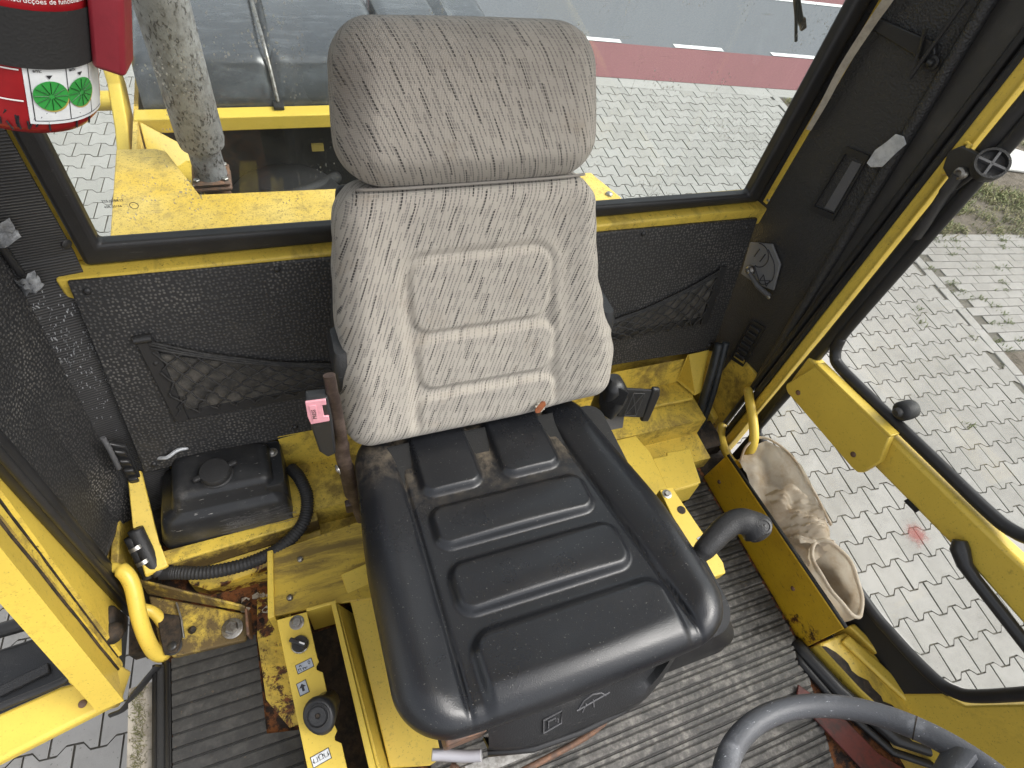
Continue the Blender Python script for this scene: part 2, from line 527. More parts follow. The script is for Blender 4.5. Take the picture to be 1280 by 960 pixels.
def planar_uv(me, eu, ev):
    eu, ev = Vector(eu), Vector(ev)
    l = me.uv_layers.new(name='UVMap')
    for lp in me.loops:
        p = me.vertices[lp.vertex_index].co
        l.data[lp.index].uv = (p.dot(eu), p.dot(ev))
    return me
def merge(*meshes):
    V, F = [], []
    for m in meshes:
        o = len(V)
        V += [v.co.copy() for v in m.vertices]
        F += [[o + i for i in p.vertices] for p in m.polygons]
    return mesh(V, F)
def box(lo, hi):
    x0, y0, z0 = lo; x1, y1, z1 = hi
    v = [(x, y, z) for z in (z0, z1) for y in (y0, y1) for x in (x0, x1)]
    f = [(0, 2, 3, 1), (4, 5, 7, 6), (0, 1, 5, 4), (2, 6, 7, 3), (0, 4, 6, 2), (1, 3, 7, 5)]
    return mesh(v, f)
def obox(c, ex, ey, ez, hx, hy, hz):
    c, ex, ey, ez = Vector(c), Vector(ex).normalized(), Vector(ey).normalized(), Vector(ez).normalized()
    v = [c + ex * (sx * hx) + ey * (sy * hy) + ez * (sz * hz) for sz in (-1, 1) for sy in (-1, 1) for sx in (-1, 1)]
    f = [(0, 2, 3, 1), (4, 5, 7, 6), (0, 1, 5, 4), (2, 6, 7, 3), (0, 4, 6, 2), (1, 3, 7, 5)]
    return mesh(v, f)
def prism(pts, d):
    """polygon (world points) extruded by vector d"""
    pts = [Vector(p) for p in pts]; d = Vector(d); n = len(pts)
    v = pts + [p + d for p in pts]
    f = [list(range(n)), list(range(2 * n - 1, n - 1, -1))] + [[i, n + i, n + (i + 1) % n, (i + 1) % n] for i in range(n)]
    me = mesh(v, f)
    bm = bmesh.new(); bm.from_mesh(me); bmesh.ops.recalc_face_normals(bm, faces=bm.faces); bm.to_mesh(me); bm.free()
    return me
def frame_of(t):
    t = t.normalized()
    a = Vector((0, 0, 1)) if abs(t.z) < .9 else Vector((1, 0, 0))
    u = t.cross(a).normalized()
    return u, t.cross(u).normalized()
def smooth_path(pts, n=8):
    pts = [Vector(p) for p in pts]
    if len(pts) < 3: return pts
    P = [pts[0] * 2 - pts[1]] + pts + [pts[-1] * 2 - pts[-2]]
    out = []
    for i in range(1, len(P) - 2):
        for k in range(n):
            t = k / n
            a, b, c, d = P[i - 1], P[i], P[i + 1], P[i + 2]
            out.append(.5 * ((2 * b) + (c - a) * t + (2 * a - 5 * b + 4 * c - d) * t * t + (3 * b - a - 3 * c + d) * t ** 3))
    out.append(pts[-1])
    return out
def tube(pts, r, seg=10, flat=None, caps=True, wob=None):
    """tube along a polyline; r number or per point list; flat=(su,sv) squashes the section"""
    pts = [Vector(p) for p in pts]
    n = len(pts); V, F = [], []
    u = None
    for i, p in enumerate(pts):
        t = (pts[min(i + 1, n - 1)] - pts[max(i - 1, 0)])
        if u is None: u, v = frame_of(t)
        else:
            tt = t.normalized()
            u = (u - tt * u.dot(tt)).normalized(); v = tt.cross(u)
        rr = r[i] if isinstance(r, (list, tuple)) else r
        if wob: rr *= wob(i)
        su, sv = flat if flat else (1, 1)
        for k in range(seg):
            a = 2 * math.pi * k / seg
            V.append(p + u * (math.cos(a) * rr * su) + v * (math.sin(a) * rr * sv))
    for i in range(n - 1):
        for k in range(seg):
            k2 = (k + 1) % seg
            F.append((i * seg + k, i * seg + k2, (i + 1) * seg + k2, (i + 1) * seg + k))
    if caps:
        F.append(list(range(seg - 1, -1, -1))); F.append(list(range((n - 1) * seg, n * seg)))
    return mesh(V, F)
def lathe(c, axis, prof, seg=24):
    """profile [(radius, height)] around axis through c"""
    c = Vector(c); ax = Vector(axis).normalized(); u, v = frame_of(ax)
    V, F = [], []
    for r, h in prof:
        for k in range(seg):
            a = 2 * math.pi * k / seg
            V.append(c + ax * h + u * (math.cos(a) * max(r, 1e-5)) + v * (math.sin(a) * max(r, 1e-5)))
    for i in range(len(prof) - 1):
        for k in range(seg):
            k2 = (k + 1) % seg
            F.append((i * seg + k, i * seg + k2, (i + 1) * seg + k2, (i + 1) * seg + k))
    F.append(list(range(seg - 1, -1, -1))); F.append(list(range((len(prof) - 1) * seg, len(prof) * seg)))
    me = mesh(V, F)
    bm = bmesh.new(); bm.from_mesh(me); bmesh.ops.recalc_face_normals(bm, faces=bm.faces); bm.to_mesh(me); bm.free()
    return me
def bolt(name, c, axis, r, parent, h=None, mat='steel', hexa=False, washer=True):
    h = h or r * .7
    if hexa:
        prof = [(r * 1.05, 0), (r * 1.05, h), (r * .9, h * 1.15)]
        o = finish(name, lathe(c, axis, prof, 6), mat, parent, 35)
    else:
        o = finish(name, lathe(c, axis, [(r, 0), (r, h * .45), (r * .8, h * .8), (r * .4, h)], 14), mat, parent, 50)
    if washer:
        finish('washer', lathe(c, axis, [(r * 1.65, -.0005), (r * 1.65, r * .14), (r * 1.5, r * .2)], 22), mat, o if o.parent is None or o.parent.parent is None else parent, 40)
    return o
def text(s, size, org, ex, ey, mat, parent, name='lettering', depth=.0003, wrap=None):
    cu = bpy.data.curves.new('t', 'FONT'); cu.body = s; cu.size = size; cu.extrude = depth; cu.resolution_u = 2
    tmp = bpy.data.objects.new('t', cu); COL.objects.link(tmp)
    bpy.context.view_layer.update()
    me = bpy.data.meshes.new_from_object(tmp.evaluated_get(bpy.context.evaluated_depsgraph_get()))
    bpy.data.objects.remove(tmp)
    ex, ey = Vector(ex).normalized(), Vector(ey).normalized(); ez = ex.cross(ey)
    for v in me.vertices:
        v.co = wrap(v.co) if wrap else Vector(org) + ex * v.co.x + ey * v.co.y + ez * v.co.z
    me.materials.clear()
    return finish(name, me, mat, parent)
def lerp(a, b, t): return a + (b - a) * t
def sstep(a, b, x):
    t = max(0, min(1, (x - a) / (b - a)))
    return t * t * (3 - 2 * t)
def rrect(x, y, x0, x1, y0, y1, r):
    """signed distance, positive inside, of a rounded rectangle"""
    cx, cy = (x0 + x1) / 2, (y0 + y1) / 2
    qx, qy = abs(x - cx) - (x1 - x0) / 2 + r, abs(y - cy) - (y1 - y0) / 2 + r
    return -(min(max(qx, qy), 0) + math.hypot(max(qx, 0), max(qy, 0)) - r)

# ================================================================== THE GROUND
GZ = -1.60
ANG = R(-8.5)
UX = Vector((math.cos(ANG), math.sin(ANG), 0)); VX = Vector((-math.sin(ANG), math.cos(ANG), 0))
def G(u, v, z=GZ): return UX * u + VX * v + Vector((0, 0, z))
PANG = R(-5.5)          # the paving lies at a slightly different angle from the road
PUX = Vector((math.cos(PANG), math.sin(PANG), 0)); PVX = Vector((-math.sin(PANG), math.cos(PANG), 0))
def GP(u, v, z=GZ): return PUX * u + PVX * v + Vector((0, 0, z))
def sheet(name, u0, u1, v0, v1, z, mat):
    o = finish(name, mesh([G(u0, v0, z), G(u1, v0, z), G(u1, v1, z), G(u0, v1, z)], [(0, 1, 2, 3)]), mat)
    o['kind'] = 'structure'
    return o
g = sheet('ground', -150, 150, -150, 150, GZ - .03, 'soil_or_head_shade')
pav = sheet('pavement', -4.2, 7.6, -2.6, 6.36, GZ - .012, 'joint_sand')
red = sheet('cycle_lane', -60, 60, 6.58, 7.52, GZ + .004, 'asphalt_red')
road = sheet('road', -60, 60, 7.52, 60, GZ + .000, 'asphalt')
far_red = sheet('cycle_lane', -60, 60, 9.75, 11.0, GZ + .004, 'asphalt_red')
for k in range(-12, 18):
    u0 = 2.63 + k * 1.48
    finish('lane_marking', mesh([G(u0, 7.53, GZ + .008), G(u0 + .72, 7.53, GZ + .008), G(u0 + .72, 7.63, GZ + .008), G(u0, 7.63, GZ + .008)], [(0, 1, 2, 3)]), 'road_paint', road)
finish('lane_marking', mesh([G(-8, 9.62, GZ + .008), G(30, 9.62, GZ + .008), G(30, 9.74, GZ + .008), G(-8, 9.74, GZ + .008)], [(0, 1, 2, 3)]), 'road_paint', road)

# H shaped concrete pavers, rows offset by half a stone
PL, PP, PA = .176, .156, .0150
def paver_mesh():
    g = .0036
    def wv(u):       # upper joint of a row, u measured from the stone's middle
        d = abs(u)
        return lerp(-PA, PA, sstep(.030, .058, d))
    us = [-PL / 2 + g, -.058, -.030, .030, .058, PL / 2 - g]
    top = [(u, PP / 2 - g + wv(u)) for u in us]
    bot = [(u, -PP / 2 + g - wv(u)) for u in us]
    ring = bot + top[::-1]
    n = len(ring)
    inset = [(x - math.copysign(.0016, x), y - math.copysign(.0016, y)) for x, y in ring]
    V = [(x, y, -.02) for x, y in ring] + [(x, y, -.0016) for x, y in ring] + [(x, y, 0) for x, y in inset]
    F = [[2 * n + i for i in range(n)]]
    for l in (0, 1):
        F += [[l * n + i, l * n + (i + 1) % n, (l + 1) * n + (i + 1) % n, (l + 1) * n + i] for i in range(n)]
    return mesh(V, F)
pm = paver_mesh()
pm.materials.append(MAT['concrete_paver'])
pm.materials.append(MAT['joint_sand'])
for f in pm.polygons:
    if max(pm.vertices[i].co.z for i in f.vertices) < -.001: f.material_index = 1
SIDE = [f.material_index for f in pm.polygons]
pm.shade_smooth(); pm.set_sharp_from_angle(angle=R(20))
CT = CAM_R.transposed()
def in_view(p):
    """which stones are near the windows' view: decides only singly built or joined"""
    c = CT @ (p - CAM_P)
    if c.z > -.1: return False
    u, v = 640 + 727 * c.x / -c.z, 480 - 727 * c.y / -c.z
    def inside(poly):
        r = False
        for i in range(len(poly)):
            (x1, y1), (x2, y2) = poly[i], poly[i - 1]
            if (y1 > v) != (y2 > v) and u < (x2 - x1) * (v - y1) / (y2 - y1) + x1: r = not r
        return r
    return any(inside(q) for q in (
        [(940, 530), (1030, 430), (1290, 120), (1290, 870), (1170, 870), (1020, 640)],
        [(745, 100), (1010, 112), (935, 262), (745, 262)],
        [(50, 140), (140, 120), (148, 310), (110, 315)],
        [(-10, 690), (110, 800), (170, 840), (190, 970), (-10, 970)]))
cells = []
for r in range(-22, 42):
    v = 6.36 - PP / 2 - .01 - r * PP
    for k in range(-26, 34):
        u = k * PL + (PL / 2 if r % 2 else 0)
        p = GP(u, v)
        gu, gv = p.dot(UX), p.dot(VX)
        if gu > 4.99 or gv > 6.50 or gu < -4.1 or gv < -2.4: continue
        vis = in_view(p)
        if not vis and -.25 < p.x < .95 and -2 < p.y < 2.6: continue
        cells.append(((p - CAM_P).length, vis, p))
vis = sorted([c for c in cells if c[1]], key=lambda c: c[0])
single = set(id(c) for c in vis[:298])
rest_v, rest_f = [], []
rg = random.Random(3)
for c in cells:
    p = c[2]
    dz, tx, ty = rg.uniform(-.0022, .0012), rg.gauss(0, .006), rg.gauss(0, .006)
    M = Matrix.Translation(p + Vector((0, 0, dz))) @ Matrix.Rotation(PANG + rg.gauss(0, .006), 4, 'Z') @ Matrix.Rotation(tx, 4, 'X') @ Matrix.Rotation(ty, 4, 'Y')
    if id(c) in single:
        o = bpy.data.objects.new('paver', pm)
        COL.objects.link(o)
        o.parent = pav
        o.matrix_basis = M
    else:
        o0 = len(rest_v)
        rest_v += [M @ v.co for v in pm.vertices]
        rest_f += [[o0 + i for i in f.vertices] for f in pm.polygons]
ro = finish('pavers', mesh(rest_v, rest_f), 'concrete_paver', pav, 20)
ro.data.materials.append(MAT['joint_sand'])
ro.data.polygons.foreach_set('material_index', SIDE * (len(rest_f) // len(SIDE)))
ro['kind'] = 'stuff'
# kerb flags along the lane, narrow edging strip and plain oblong stones beyond it
for k in range(-8, 16):
    u0 = k * .5
    finish('kerb_stone', box((0, 0, -.06), (.492, .205, .004)), 'kerb_concrete', pav, bevel=.004, seg=1).matrix_basis = Matrix.Translation(G(u0, 6.37)) @ Matrix.Rotation(ANG, 4, 'Z')
for k in range(-12, 26):
    finish('edging_stone', box((0, 0, -.06), (.095, .243, .003)), 'kerb_concrete', pav, bevel=.004, seg=1).matrix_basis = Matrix.Translation(G(4.99, k * .25)) @ Matrix.Rotation(ANG, 4, 'Z')
bv, bf = [], []
for r in range(0, 15):
    for k in range(0, 12):
        u0, v0 = 5.10 + k * .2 + (.1 if r % 2 else 0), 2.25 + r * .1
        if u0 > 7.3: continue
        dz = rg.uniform(-.003, .002)
        m = box((u0 + .003, v0 + .003, -.03), (u0 + .196, v0 + .096, 0))
        o0 = len(bv)
        bv += [G(v.co.x, v.co.y, GZ + v.co.z + dz) for v in m.vertices]
        bf += [[o0 + i for i in f.vertices] for f in m.polygons]
bo = finish('oblong_pavers', mesh(bv, bf), 'concrete_paver', pav)
bo['kind'] = 'stuff'
soil_or_head_shade = sheet('verge', 5.1, 40, 3.74, 6.36, GZ - .008, 'soil_or_head_shade')
soil2 = sheet('verge', 5.1, 40, -6, 2.24, GZ - .008, 'soil_or_head_shade')
finish('paint_stain', mesh([Vector((3.19, .29, GZ + .003)), Vector((3.41, .29, GZ + .003)), Vector((3.41, .49, GZ + .003)), Vector((3.19, .49, GZ + .003))], [(0, 1, 2, 3)]), 'red_stain', pav)

def blades(name, spots, mat, label, cat):
    V, F = [], []
    for (p, h, n, spread) in spots:
        for _ in range(n):
            a = rg.uniform(0, 6.283); d = Vector((math.cos(a), math.sin(a), 0))
            b = p + Vector((rg.gauss(0, spread), rg.gauss(0, spread), 0))
            hh = h * rg.uniform(.45, 1.2); wd = hh * rg.uniform(.05, .10) + .0012
            s = d.cross(Vector((0, 0, 1))) * wd
            m = b + d * hh * .28 + Vector((0, 0, hh * .6)); t = b + d * hh * rg.uniform(.5, .95) + Vector((0, 0, hh * rg.uniform(.5, .95)))
            o = len(V)
            V += [b - s, b + s, m + s * .8, m - s * .8, t]
            F += [(o, o + 1, o + 2, o + 3), (o + 3, o + 2, o + 4)]
    ob = finish(name, mesh(V, F), mat)
    return tag(ob, label, cat, kind='stuff')
sp = []
for _ in range(3600):
    u, v = rg.uniform(5.12, 9.5), rg.uniform(3.74, 6.3)
    dens = math.sin(u * 3.1 + 1) * math.sin(v * 4.3) + math.sin(u * 7 + v * 5) * .5
    if dens < -.55 and rg.random() < .75: continue
    if (u - 7.6) ** 2 / .5 + (v - 5.2) ** 2 / .35 < 1: continue
    sp.append((G(u, v, GZ - .008), rg.uniform(.03, .08), 12, .035))
for _ in range(500):
    u, v = rg.uniform(5.3, 8), rg.uniform(.4, 2.1)
    sp.append((G(u, v, GZ - .008), rg.uniform(.04, .09), 6, .03))
blades('grass', sp, 'grass_blades', 'patchy dry and green grass verge beyond the door glass', 'grass')
sp = []
for _ in range(60):
    u, v = 5.1 + rg.randint(0, 20) * .1, 2.25 + rg.randint(0, 14) * .1
    for q in range(3): sp.append((G(u + rg.gauss(0, .04), v, GZ - .004), rg.uniform(.012, .035), 12, .018))
for (u, v) in [(2.55, 3.9), (2.62, 3.86), (2.3, 4.02), (2.2, 4.1), (1.85, 4.35), (2.75, 4.2), (2.1, 4.45), (3.2, 4.3), (3.9, 4.9), (4.5, 2.6), (4.6, 2.75), (4.9, 2.4), (4.97, 2.1), (4.2, 1.6)]:
    sp.append((G(u, v, GZ - .004), rg.uniform(.014, .04), 14, .022))
blades('weeds', sp, 'weed_leaves', 'small green weeds growing in the paving joints', 'weeds')
ws = finish('stone_slab', prism([G(7.2, 4.95, GZ), G(7.9, 4.85, GZ), G(8.1, 5.3, GZ), G(7.6, 5.6, GZ), G(7.1, 5.35, GZ)], (0, 0, .03)), 'white_stone', bevel=.01)
tag(ws, 'pale stone slab lying in the grass beyond the door', 'slab')

# ================================================================== MACHINE REAR BODY
dk = thing('rear_deck', (.3, 1.3, 0), 'yellow steel deck outside the rear window with rounded cut-out', 'machine deck')
DZ = .35
deck_pts = [(-.41, .97), (1.02, .97), (1.02, 1.36), (.975, 1.50), (.16, 1.505), (-.205, 1.520), (-.272, 1.70), (-.285, 1.735), (-.31, 1.75), (-.41, 1.755)]
finish('deck_plate', prism([(x, y, DZ) for x, y in deck_pts], (0, 0, -.012)), 'yellow_deck', dk, bevel=.004)
finish('side_plate', box((-.408, .97, -.5), (-.396, 1.75, DZ - .013)), 'yellow_deck', dk)
finish('side_plate', box((1.004, .97, -.5), (1.016, 1.35, DZ - .013)), 'yellow_deck', dk)
bolt('bolt', (-.382, 1.33, DZ), (0, 0, 1), .014, dk, mat='rusty_steel', washer=False)
bolt('bolt', (.985, 1.375, DZ), (0, 0, 1), .012, dk, mat='zinc', washer=False)
finish('cross_bar', box((-.37, 1.905, DZ - .045), (1.0, 1.965, DZ)), 'yellow_clean', dk, bevel=.003)
finish('gusset', prism([(-.355, 1.90, DZ), (-.355, 1.78, DZ - .16), (-.24, 1.80, DZ - .16), (-.235, 1.90, DZ - .10)], (0, 0, -.05)), 'yellow_paint', dk, bevel=.003)
finish('gusset', box((-.34, 1.70, .10), (-.22, 1.86, .24)), 'yellow_dirty', dk, bevel=.004)
finish('side_rail', box((-.372, 1.755, .0), (-.36, 2.35, DZ - .005)), 'yellow_deck', dk)
# hinge arm at the left edge of the hood
finish('hinge_arm', prism([(-.39, 1.80, .30), (-.39, 1.90, .33), (-.39, 2.02, .40), (-.39, 2.06, .50), (-.39, 2.11, .50), (-.39, 2.10, .36), (-.39, 1.98, .25), (-.39, 1.84, .20)], (-.035, 0, 0)), 'yellow_clean', dk, bevel=.004)
finish('hinge_pin', tube([(-.425, 2.0, .36), (-.52, 2.0, .36)], .028, 14), 'yellow_clean', dk, 50)
finish('hinge_cap', lathe((-.52, 2.0, .36), (-1, 0, 0), [(.045, 0), (.045, .03), (.03, .04)], 18), 'grime', dk, 50)
# engine bay floor, dark
finish('engine_bay', box((-.35, 1.0, -.45), (1.0, 2.6, -.02)), 'grime', dk)
finish('bay_wall', box((-.35, 1.97, -.02), (1.0, 1.985, DZ - .01)), 'black_matt', dk)
finish('engine_cover', lathe((.02, 1.80, -.02), (0, 0, 1), [(.20, 0), (.20, .12), (.17, .16), (.05, .18)], 28), 'black_smooth', dk, 50)
finish('engine_pipe', tube(smooth_path([(.20, 1.93, .1), (.12, 1.82, .14), (.0, 1.75, .16), (-.1, 1.9, .1)]), .022, 10), 'hose_rubber', dk, 180)
finish('label_plate', box((.13, 1.955, .19), (.17, 1.966, .215)), 'dial_gold', dk)

hd = thing('engine_hood', (.3, 2.2, 0), 'large grey-black plastic engine hood behind the exhaust pipe', 'engine hood')
def hood_sheet(x0, x1, ribs):
    # profile (y,z) along the hood, rows of columns across x
    prof = [(1.972, .30), (1.972, .352), (1.978, .372), (2.02, .455), (2.035, .472), (2.06, .480), (2.25, .50), (2.45, .505), (2.50, .498), (2.53, .47), (2.545, .40), (2.55, .2)]
    xs = [x0, x0 + .004, x0 + .015, x0 + .03]
    n = 34
    xs += [lerp(x0 + .04, x1 - .04, i / n) for i in range(n + 1)]
    xs += [x1 - .03, x1 - .015, x1 - .004, x1]
    V, F = [], []
    for x in xs:
        e = min(x - x0, x1 - x)
        drop = .022 * (1 - min(1, e / .03)) ** 2
        for (y, z) in prof:
            dz = 0
            for rx in ribs: dz -= .016 * math.exp(-((x - rx) / .010) ** 2) - .009 * math.exp(-((x - rx - .03) / .012) ** 2)
            V.append((x, y, z - drop + (dz if z > .36 else 0)))
    m = len(prof)
    for i in range(len(xs) - 1):
        for j in range(m - 1):
            F.append((i * m + j, (i + 1) * m + j, (i + 1) * m + j + 1, i * m + j + 1))
    V2 = [(xs[0], y, -.1) for y in ()]
    # end caps
    F.append([j for j in range(m)]); F.append([(len(xs) - 1) * m + j for j in range(m - 1, -1, -1)])
    return mesh(V, F)
finish('hood_shell', hood_sheet(-.345, .415, [.035]), 'hood_plastic', hd, 40)
finish('hood_shell', hood_sheet(.435, .86, [.66]), 'hood_plastic', hd, 40)
finish('hood_latch', box((.028, 1.935, DZ + .001), (.060, 1.975, DZ + .014)), 'black_matt', hd, bevel=.003)
finish('prop_rod', tube(smooth_path([(.02, 2.50, .515), (.026, 2.25, .512), (.034, 2.06, .492), (.042, 1.985, .40), (.044, 1.965, .362)]), .006, 8), 'steel', hd, 180)

ex = thing('exhaust_pipe', (-.185, 1.70, .24), 'grey rust-speckled vertical exhaust pipe behind the rear window', 'exhaust pipe')
EXX, EXY = -.182, 1.70
finish('pipe', lathe((EXX, EXY, .375), (0, 0, 1), [(.038, -.025), (.040, .02), (.058, .012), (.0615, .03), (.0615, 1.6), (.058, 1.61)], 40), 'exhaust_metal', ex, 40)
finish('neck', lathe((EXX, EXY, .29), (0, 0, 1), [(.046, 0), (.044, .02), (.043, .07), (.047, .095)], 32), 'exhaust_metal', ex, 40)
fl = [(EXX + sx * .052 + cx, EXY + sy * .05 + cy, .282) for sx, sy, cx, cy in ((-1, -1, 0, 0), (1, -1, 0, 0), (1, 1, 0, 0), (-1, 1, 0, 0))]
finish('flange', prism(fl, (0, 0, .012)), 'rusty_steel', ex, bevel=.006)
finish('flange', prism([(x, y, .262) for x, y, z in fl], (0, 0, .014)), 'rusty_steel', ex, bevel=.006)
for sx in (-1, 1):
    for sy in (-1, 1): bolt('flange_bolt', (EXX + sx * .038, EXY + sy * .037, .294), (0, 0, 1), .009, ex, hexa=True, mat='zinc', washer=False)
finish('lower_pipe', tube([(EXX, EXY, .265), (EXX + .015, EXY + .005, .15), (EXX + .03, EXY + .02, -.02)], .036, 20), 'rusty_steel', ex, 60)

# ================================================================== CAB
cab = thing('machine_cab', (.35, .2, 0), 'yellow construction machine cab with black trim round the seat', 'cab')
finish('floor_plate', box((-.40, -.9, -.05), (1.08, .90, -.004)), 'rust_bed', cab)
finish('shade_roof', prism([(-.50, .34, 1.80), (1.20, .34, 1.80), (1.20, .99, 1.80), (-.50, .99, 1.80)], (0, 0, .06)), 'yellow_clean', cab, bevel=.02)  # unseen; cut to its rear part to shade the headrest, daylight enters in front
#finish('headliner', box((-.46, -.68, 1.775), (1.16, .95, 1.797)), 'grey_plastic', cab)

finish('corner_floor', box((-.462, .47, -.05), (-.401, .86, -.006)), 'grime', cab)
finish('corner_wall', box((-.475, .585, -.05), (-.4625, .83, .16)), 'yellow_dirty', cab)
# rear wall panel, leaning forward at the foot
PT, PB = Vector((0, .88, .645)), Vector((0, .76, .215))
pn = Vector((0, -(PT.z - PB.z), PT.y - PB.y)).normalized()      # towards the seat
pe = (PT - PB).normalized()
def PPt(x, z, off=0):
    t = (z - PB.z) / (PT.z - PB.z)
    return Vector((x, lerp(PB.y, PT.y, t), z)) + pn * off
pan = prism([PPt(-.352, .645), PPt(1.072, .627), PPt(1.064, .252), PPt(.92, .262), PPt(.76, .267), PPt(.3, .255), PPt(-.01, .243), PPt(-.369, .215)], -pn * .012)
planar_uv(pan, (1, 0, 0), pe)
rp = finish('rear_panel', pan, 'panel_dots', cab, bevel=.003)
for (x, z) in ((-.33, .625), (-.03, .628), (.75, .62), (1.045, .607), (-.345, .235), (-.06, .262), (1.045, .275)):
    finish('screw', lathe(PPt(x, z), pn, [(.0065, 0), (.0062, .002), (.004, .0038), (.0015, .0042)], 14), 'black_smooth', rp, 60)
# yellow sill ledge with chipped edge, rear window frame, seal, pane
finish('sill', box((-.368, .884, .600), (1.098, .95, .6465)), 'yellow_worn', cab, bevel=.004)
def u_frame(xl0, xl1, xr0, xr1, zb0, zb1l, zb1r, zt, y, d):
    return prism([(xl0, y, zt), (xl0, y, zb0), (xr1, y, zb0), (xr1, y, zt), (xr0, y, zt), (xr0, y, zb1r), (xl1, y, zb1l), (xl1, y, zt)], (0, d, 0))
wf = finish('window_frame', u_frame(-.356, -.318, 1.070, 1.106, .6475, .66, .655, 1.765, .926, .03), 'yellow_paint', cab, bevel=.003)
finish('window_seal', u_frame(-.326, -.292, 1.040, 1.080, .648, .690, .672, 1.76, .906, .030), 'rubber_seal', wf, bevel=.009, seg=4)
finish('window_pane', box((-.31, .9365, .66), (1.06, .9415, 1.76)), 'window_glass', wf)
for i, (s, sz, dz) in enumerate((('225.JOBR12', .0062, 0), ('43R-00156', .0056, -.0105))):
    text(s, sz, (-.268, .9355, .750 + dz), (1, 0, 0), (0, 0, 1), 'dark_print', wf)
finish('print_ring', tube([(-.226 + .006 * math.cos(a * .314), .9355, .7405 + .006 * math.sin(a * .314)) for a in range(21)], .0005, 5), 'dark_print', wf)

# yellow bulkhead below the panel: shelf and step
bz = [(.768, .245), (.752, .13), (.632, .125), (.628, .055), (.545, .05), (.545, .0)]
V = [(x, y, z) for x in (-.10, 1.02) for (y, z) in bz]
finish('bulkhead', mesh(V, [(i, i + 6, i + 7, i + 1) for i in range(5)]), 'yellow_dirty', cab)
finish('bulkhead_edge', prism([(-.455, .60, .13), (-.455, .80, .13), (-.44, .80, .13), (-.44, .60, .13)], (0, 0, -.18)), 'yellow_dirty', cab, bevel=.003)
finish('bulkhead_back', box((-.42, .80, .0), (1.06, .82, .26)), 'yellow_dirty', cab)

# -------- right rear corner: leathery trim on the post
def TR(y, z, off=0):            # trim plane, runs from (1.09,.90) to (1.135,.66)
    t = (.90 - y) / .24
    return Vector((1.09 + .045 * t, y, z)) + Vector((-.983, -.184, 0)) * off
trm = prism([TR(.965, 1.75), TR(.80, 1.75), TR(.728, 1.1), TR(.645, .30), TR(.640, .225), TR(.688, .158), TR(.797, .200), TR(.86, .21), TR(.965, .21)], (.012, .002, 0))
planar_uv(trm, (.184, -.983, 0), (0, 0, 1))
rt = finish('corner_trim', trm, 'black_leathery', cab, bevel=.003)
finish('trim_roll', tube([TR(.795, 1.74, .001), TR(.728, 1.1, .001), TR(.648, .30, .001), TR(.641, .228, .001)], .0125, 12), 'black_leathery', rt, 180)
# ventilation slot with recessed louvre
vc = [TR(.798, .861), TR(.747, .872), TR(.732, .726), TR(.790, .712)]
def ring_frame(c, wdt, off, mat, parent, name, d=.004):
    cen = sum(c, Vector()) / 4
    inn = [p + (cen - p).normalized() * wdt for p in c]
    n = Vector((-.983, -.184, 0))
    V = [p + n * off for p in c] + [p + n * off for p in inn] + [p + n * (off - d) for p in c] + [p + n * (off - d * 2.2) for p in inn]
    F = []
    for i in range(4):
        j = (i + 1) % 4
        F += [(i, j, 4 + j, 4 + i), (i, 8 + i, 8 + j, j), (4 + i, 4 + j, 12 + j, 12 + i)]
    F.append((12, 13, 14, 15))
    return finish(name, mesh(V, F), mat, parent)
ring_frame(vc, .013, .006, 'black_smooth', rt, 'vent_frame')
finish('louvre', prism([TR(.772, .845, .0035), TR(.752, .85, .0035), TR(.742, .742, .0035), TR(.765, .735, .0035)], Vector((.0012, 0, 0))), 'grey_plastic', rt)
lc = [TR(.760, .387), TR(.715, .398), TR(.700, .252), TR(.747, .237)]
ring_frame(lc, .009, .005, 'black_smooth', rt, 'vent_frame')
for i in range(6):
    t = (i + .5) / 6
    a, b = lc[0].lerp(lc[3], .08 + .84 * t), lc[1].lerp(lc[2], .08 + .84 * t)
    n = Vector((-.983, -.184, 0))
    finish('louvre', obox(a.lerp(b, .5) + n * .004, b - a, n, (b - a).cross(n), (b - a).length * .32, .003, .006), 'black_smooth', rt, bevel=.002)
# heater control plate with a lever
cp = [TR(.873, .556), TR(.82, .592), TR(.774, .566), TR(.751, .500), TR(.80, .478), TR(.849, .470)]
pl = finish('control_plate', prism([p + Vector((-.983, -.184, 0)) * .010 for p in cp], Vector((.983, .184, 0)) * .006), 'plate_grey', rt, bevel=.002)
def on_plate(y, z): return TR(y, z, .0108)
arc = [on_plate(.835 + .030 * math.cos(a), .545 + .030 * math.sin(a)) for a in [R(x) for x in range(60, 260, 15)]] + [on_plate(.806, .500), on_plate(.786, .49), on_plate(.768, .52), on_plate(.785, .555), on_plate(.82, .575)]
finish('printed_track', tube(smooth_path(arc, 3), .0011, 6), 'dark_print', rt)
for yy in (.842, .822):
    finish('printed_bar', tube([on_plate(yy, .535), on_plate(yy - .002, .560)], .0013, 6), 'dark_print', rt)
for (y1, z1, y2, z2) in ((.795, .495, .772, .515), (.772, .495, .795, .515), (.795, .495, .795, .515), (.772, .495, .772, .515)):
    finish('printed_mark', tube([on_plate(y1, z1), on_plate(y2, z2)], .0009, 5), 'dark_print', rt)
finish('lever_pivot', lathe(on_plate(.829, .502), (-.983, -.184, 0), [(.012, 0), (.012, .008), (.007, .012), (.007, .018), (.004, .02)], 18), 'steel', rt, 50)
finish('lever_arm', tube([TR(.825, .500, .024), TR(.785, .490, .026), TR(.744, .492, .026)], [.005, .006, .0065], 12), 'grey_plastic', rt, 60)
bolt('lever_screw', TR(.742, .492, .030), (-.983, -.184, 0), .005, rt, mat='steel', washer=False)
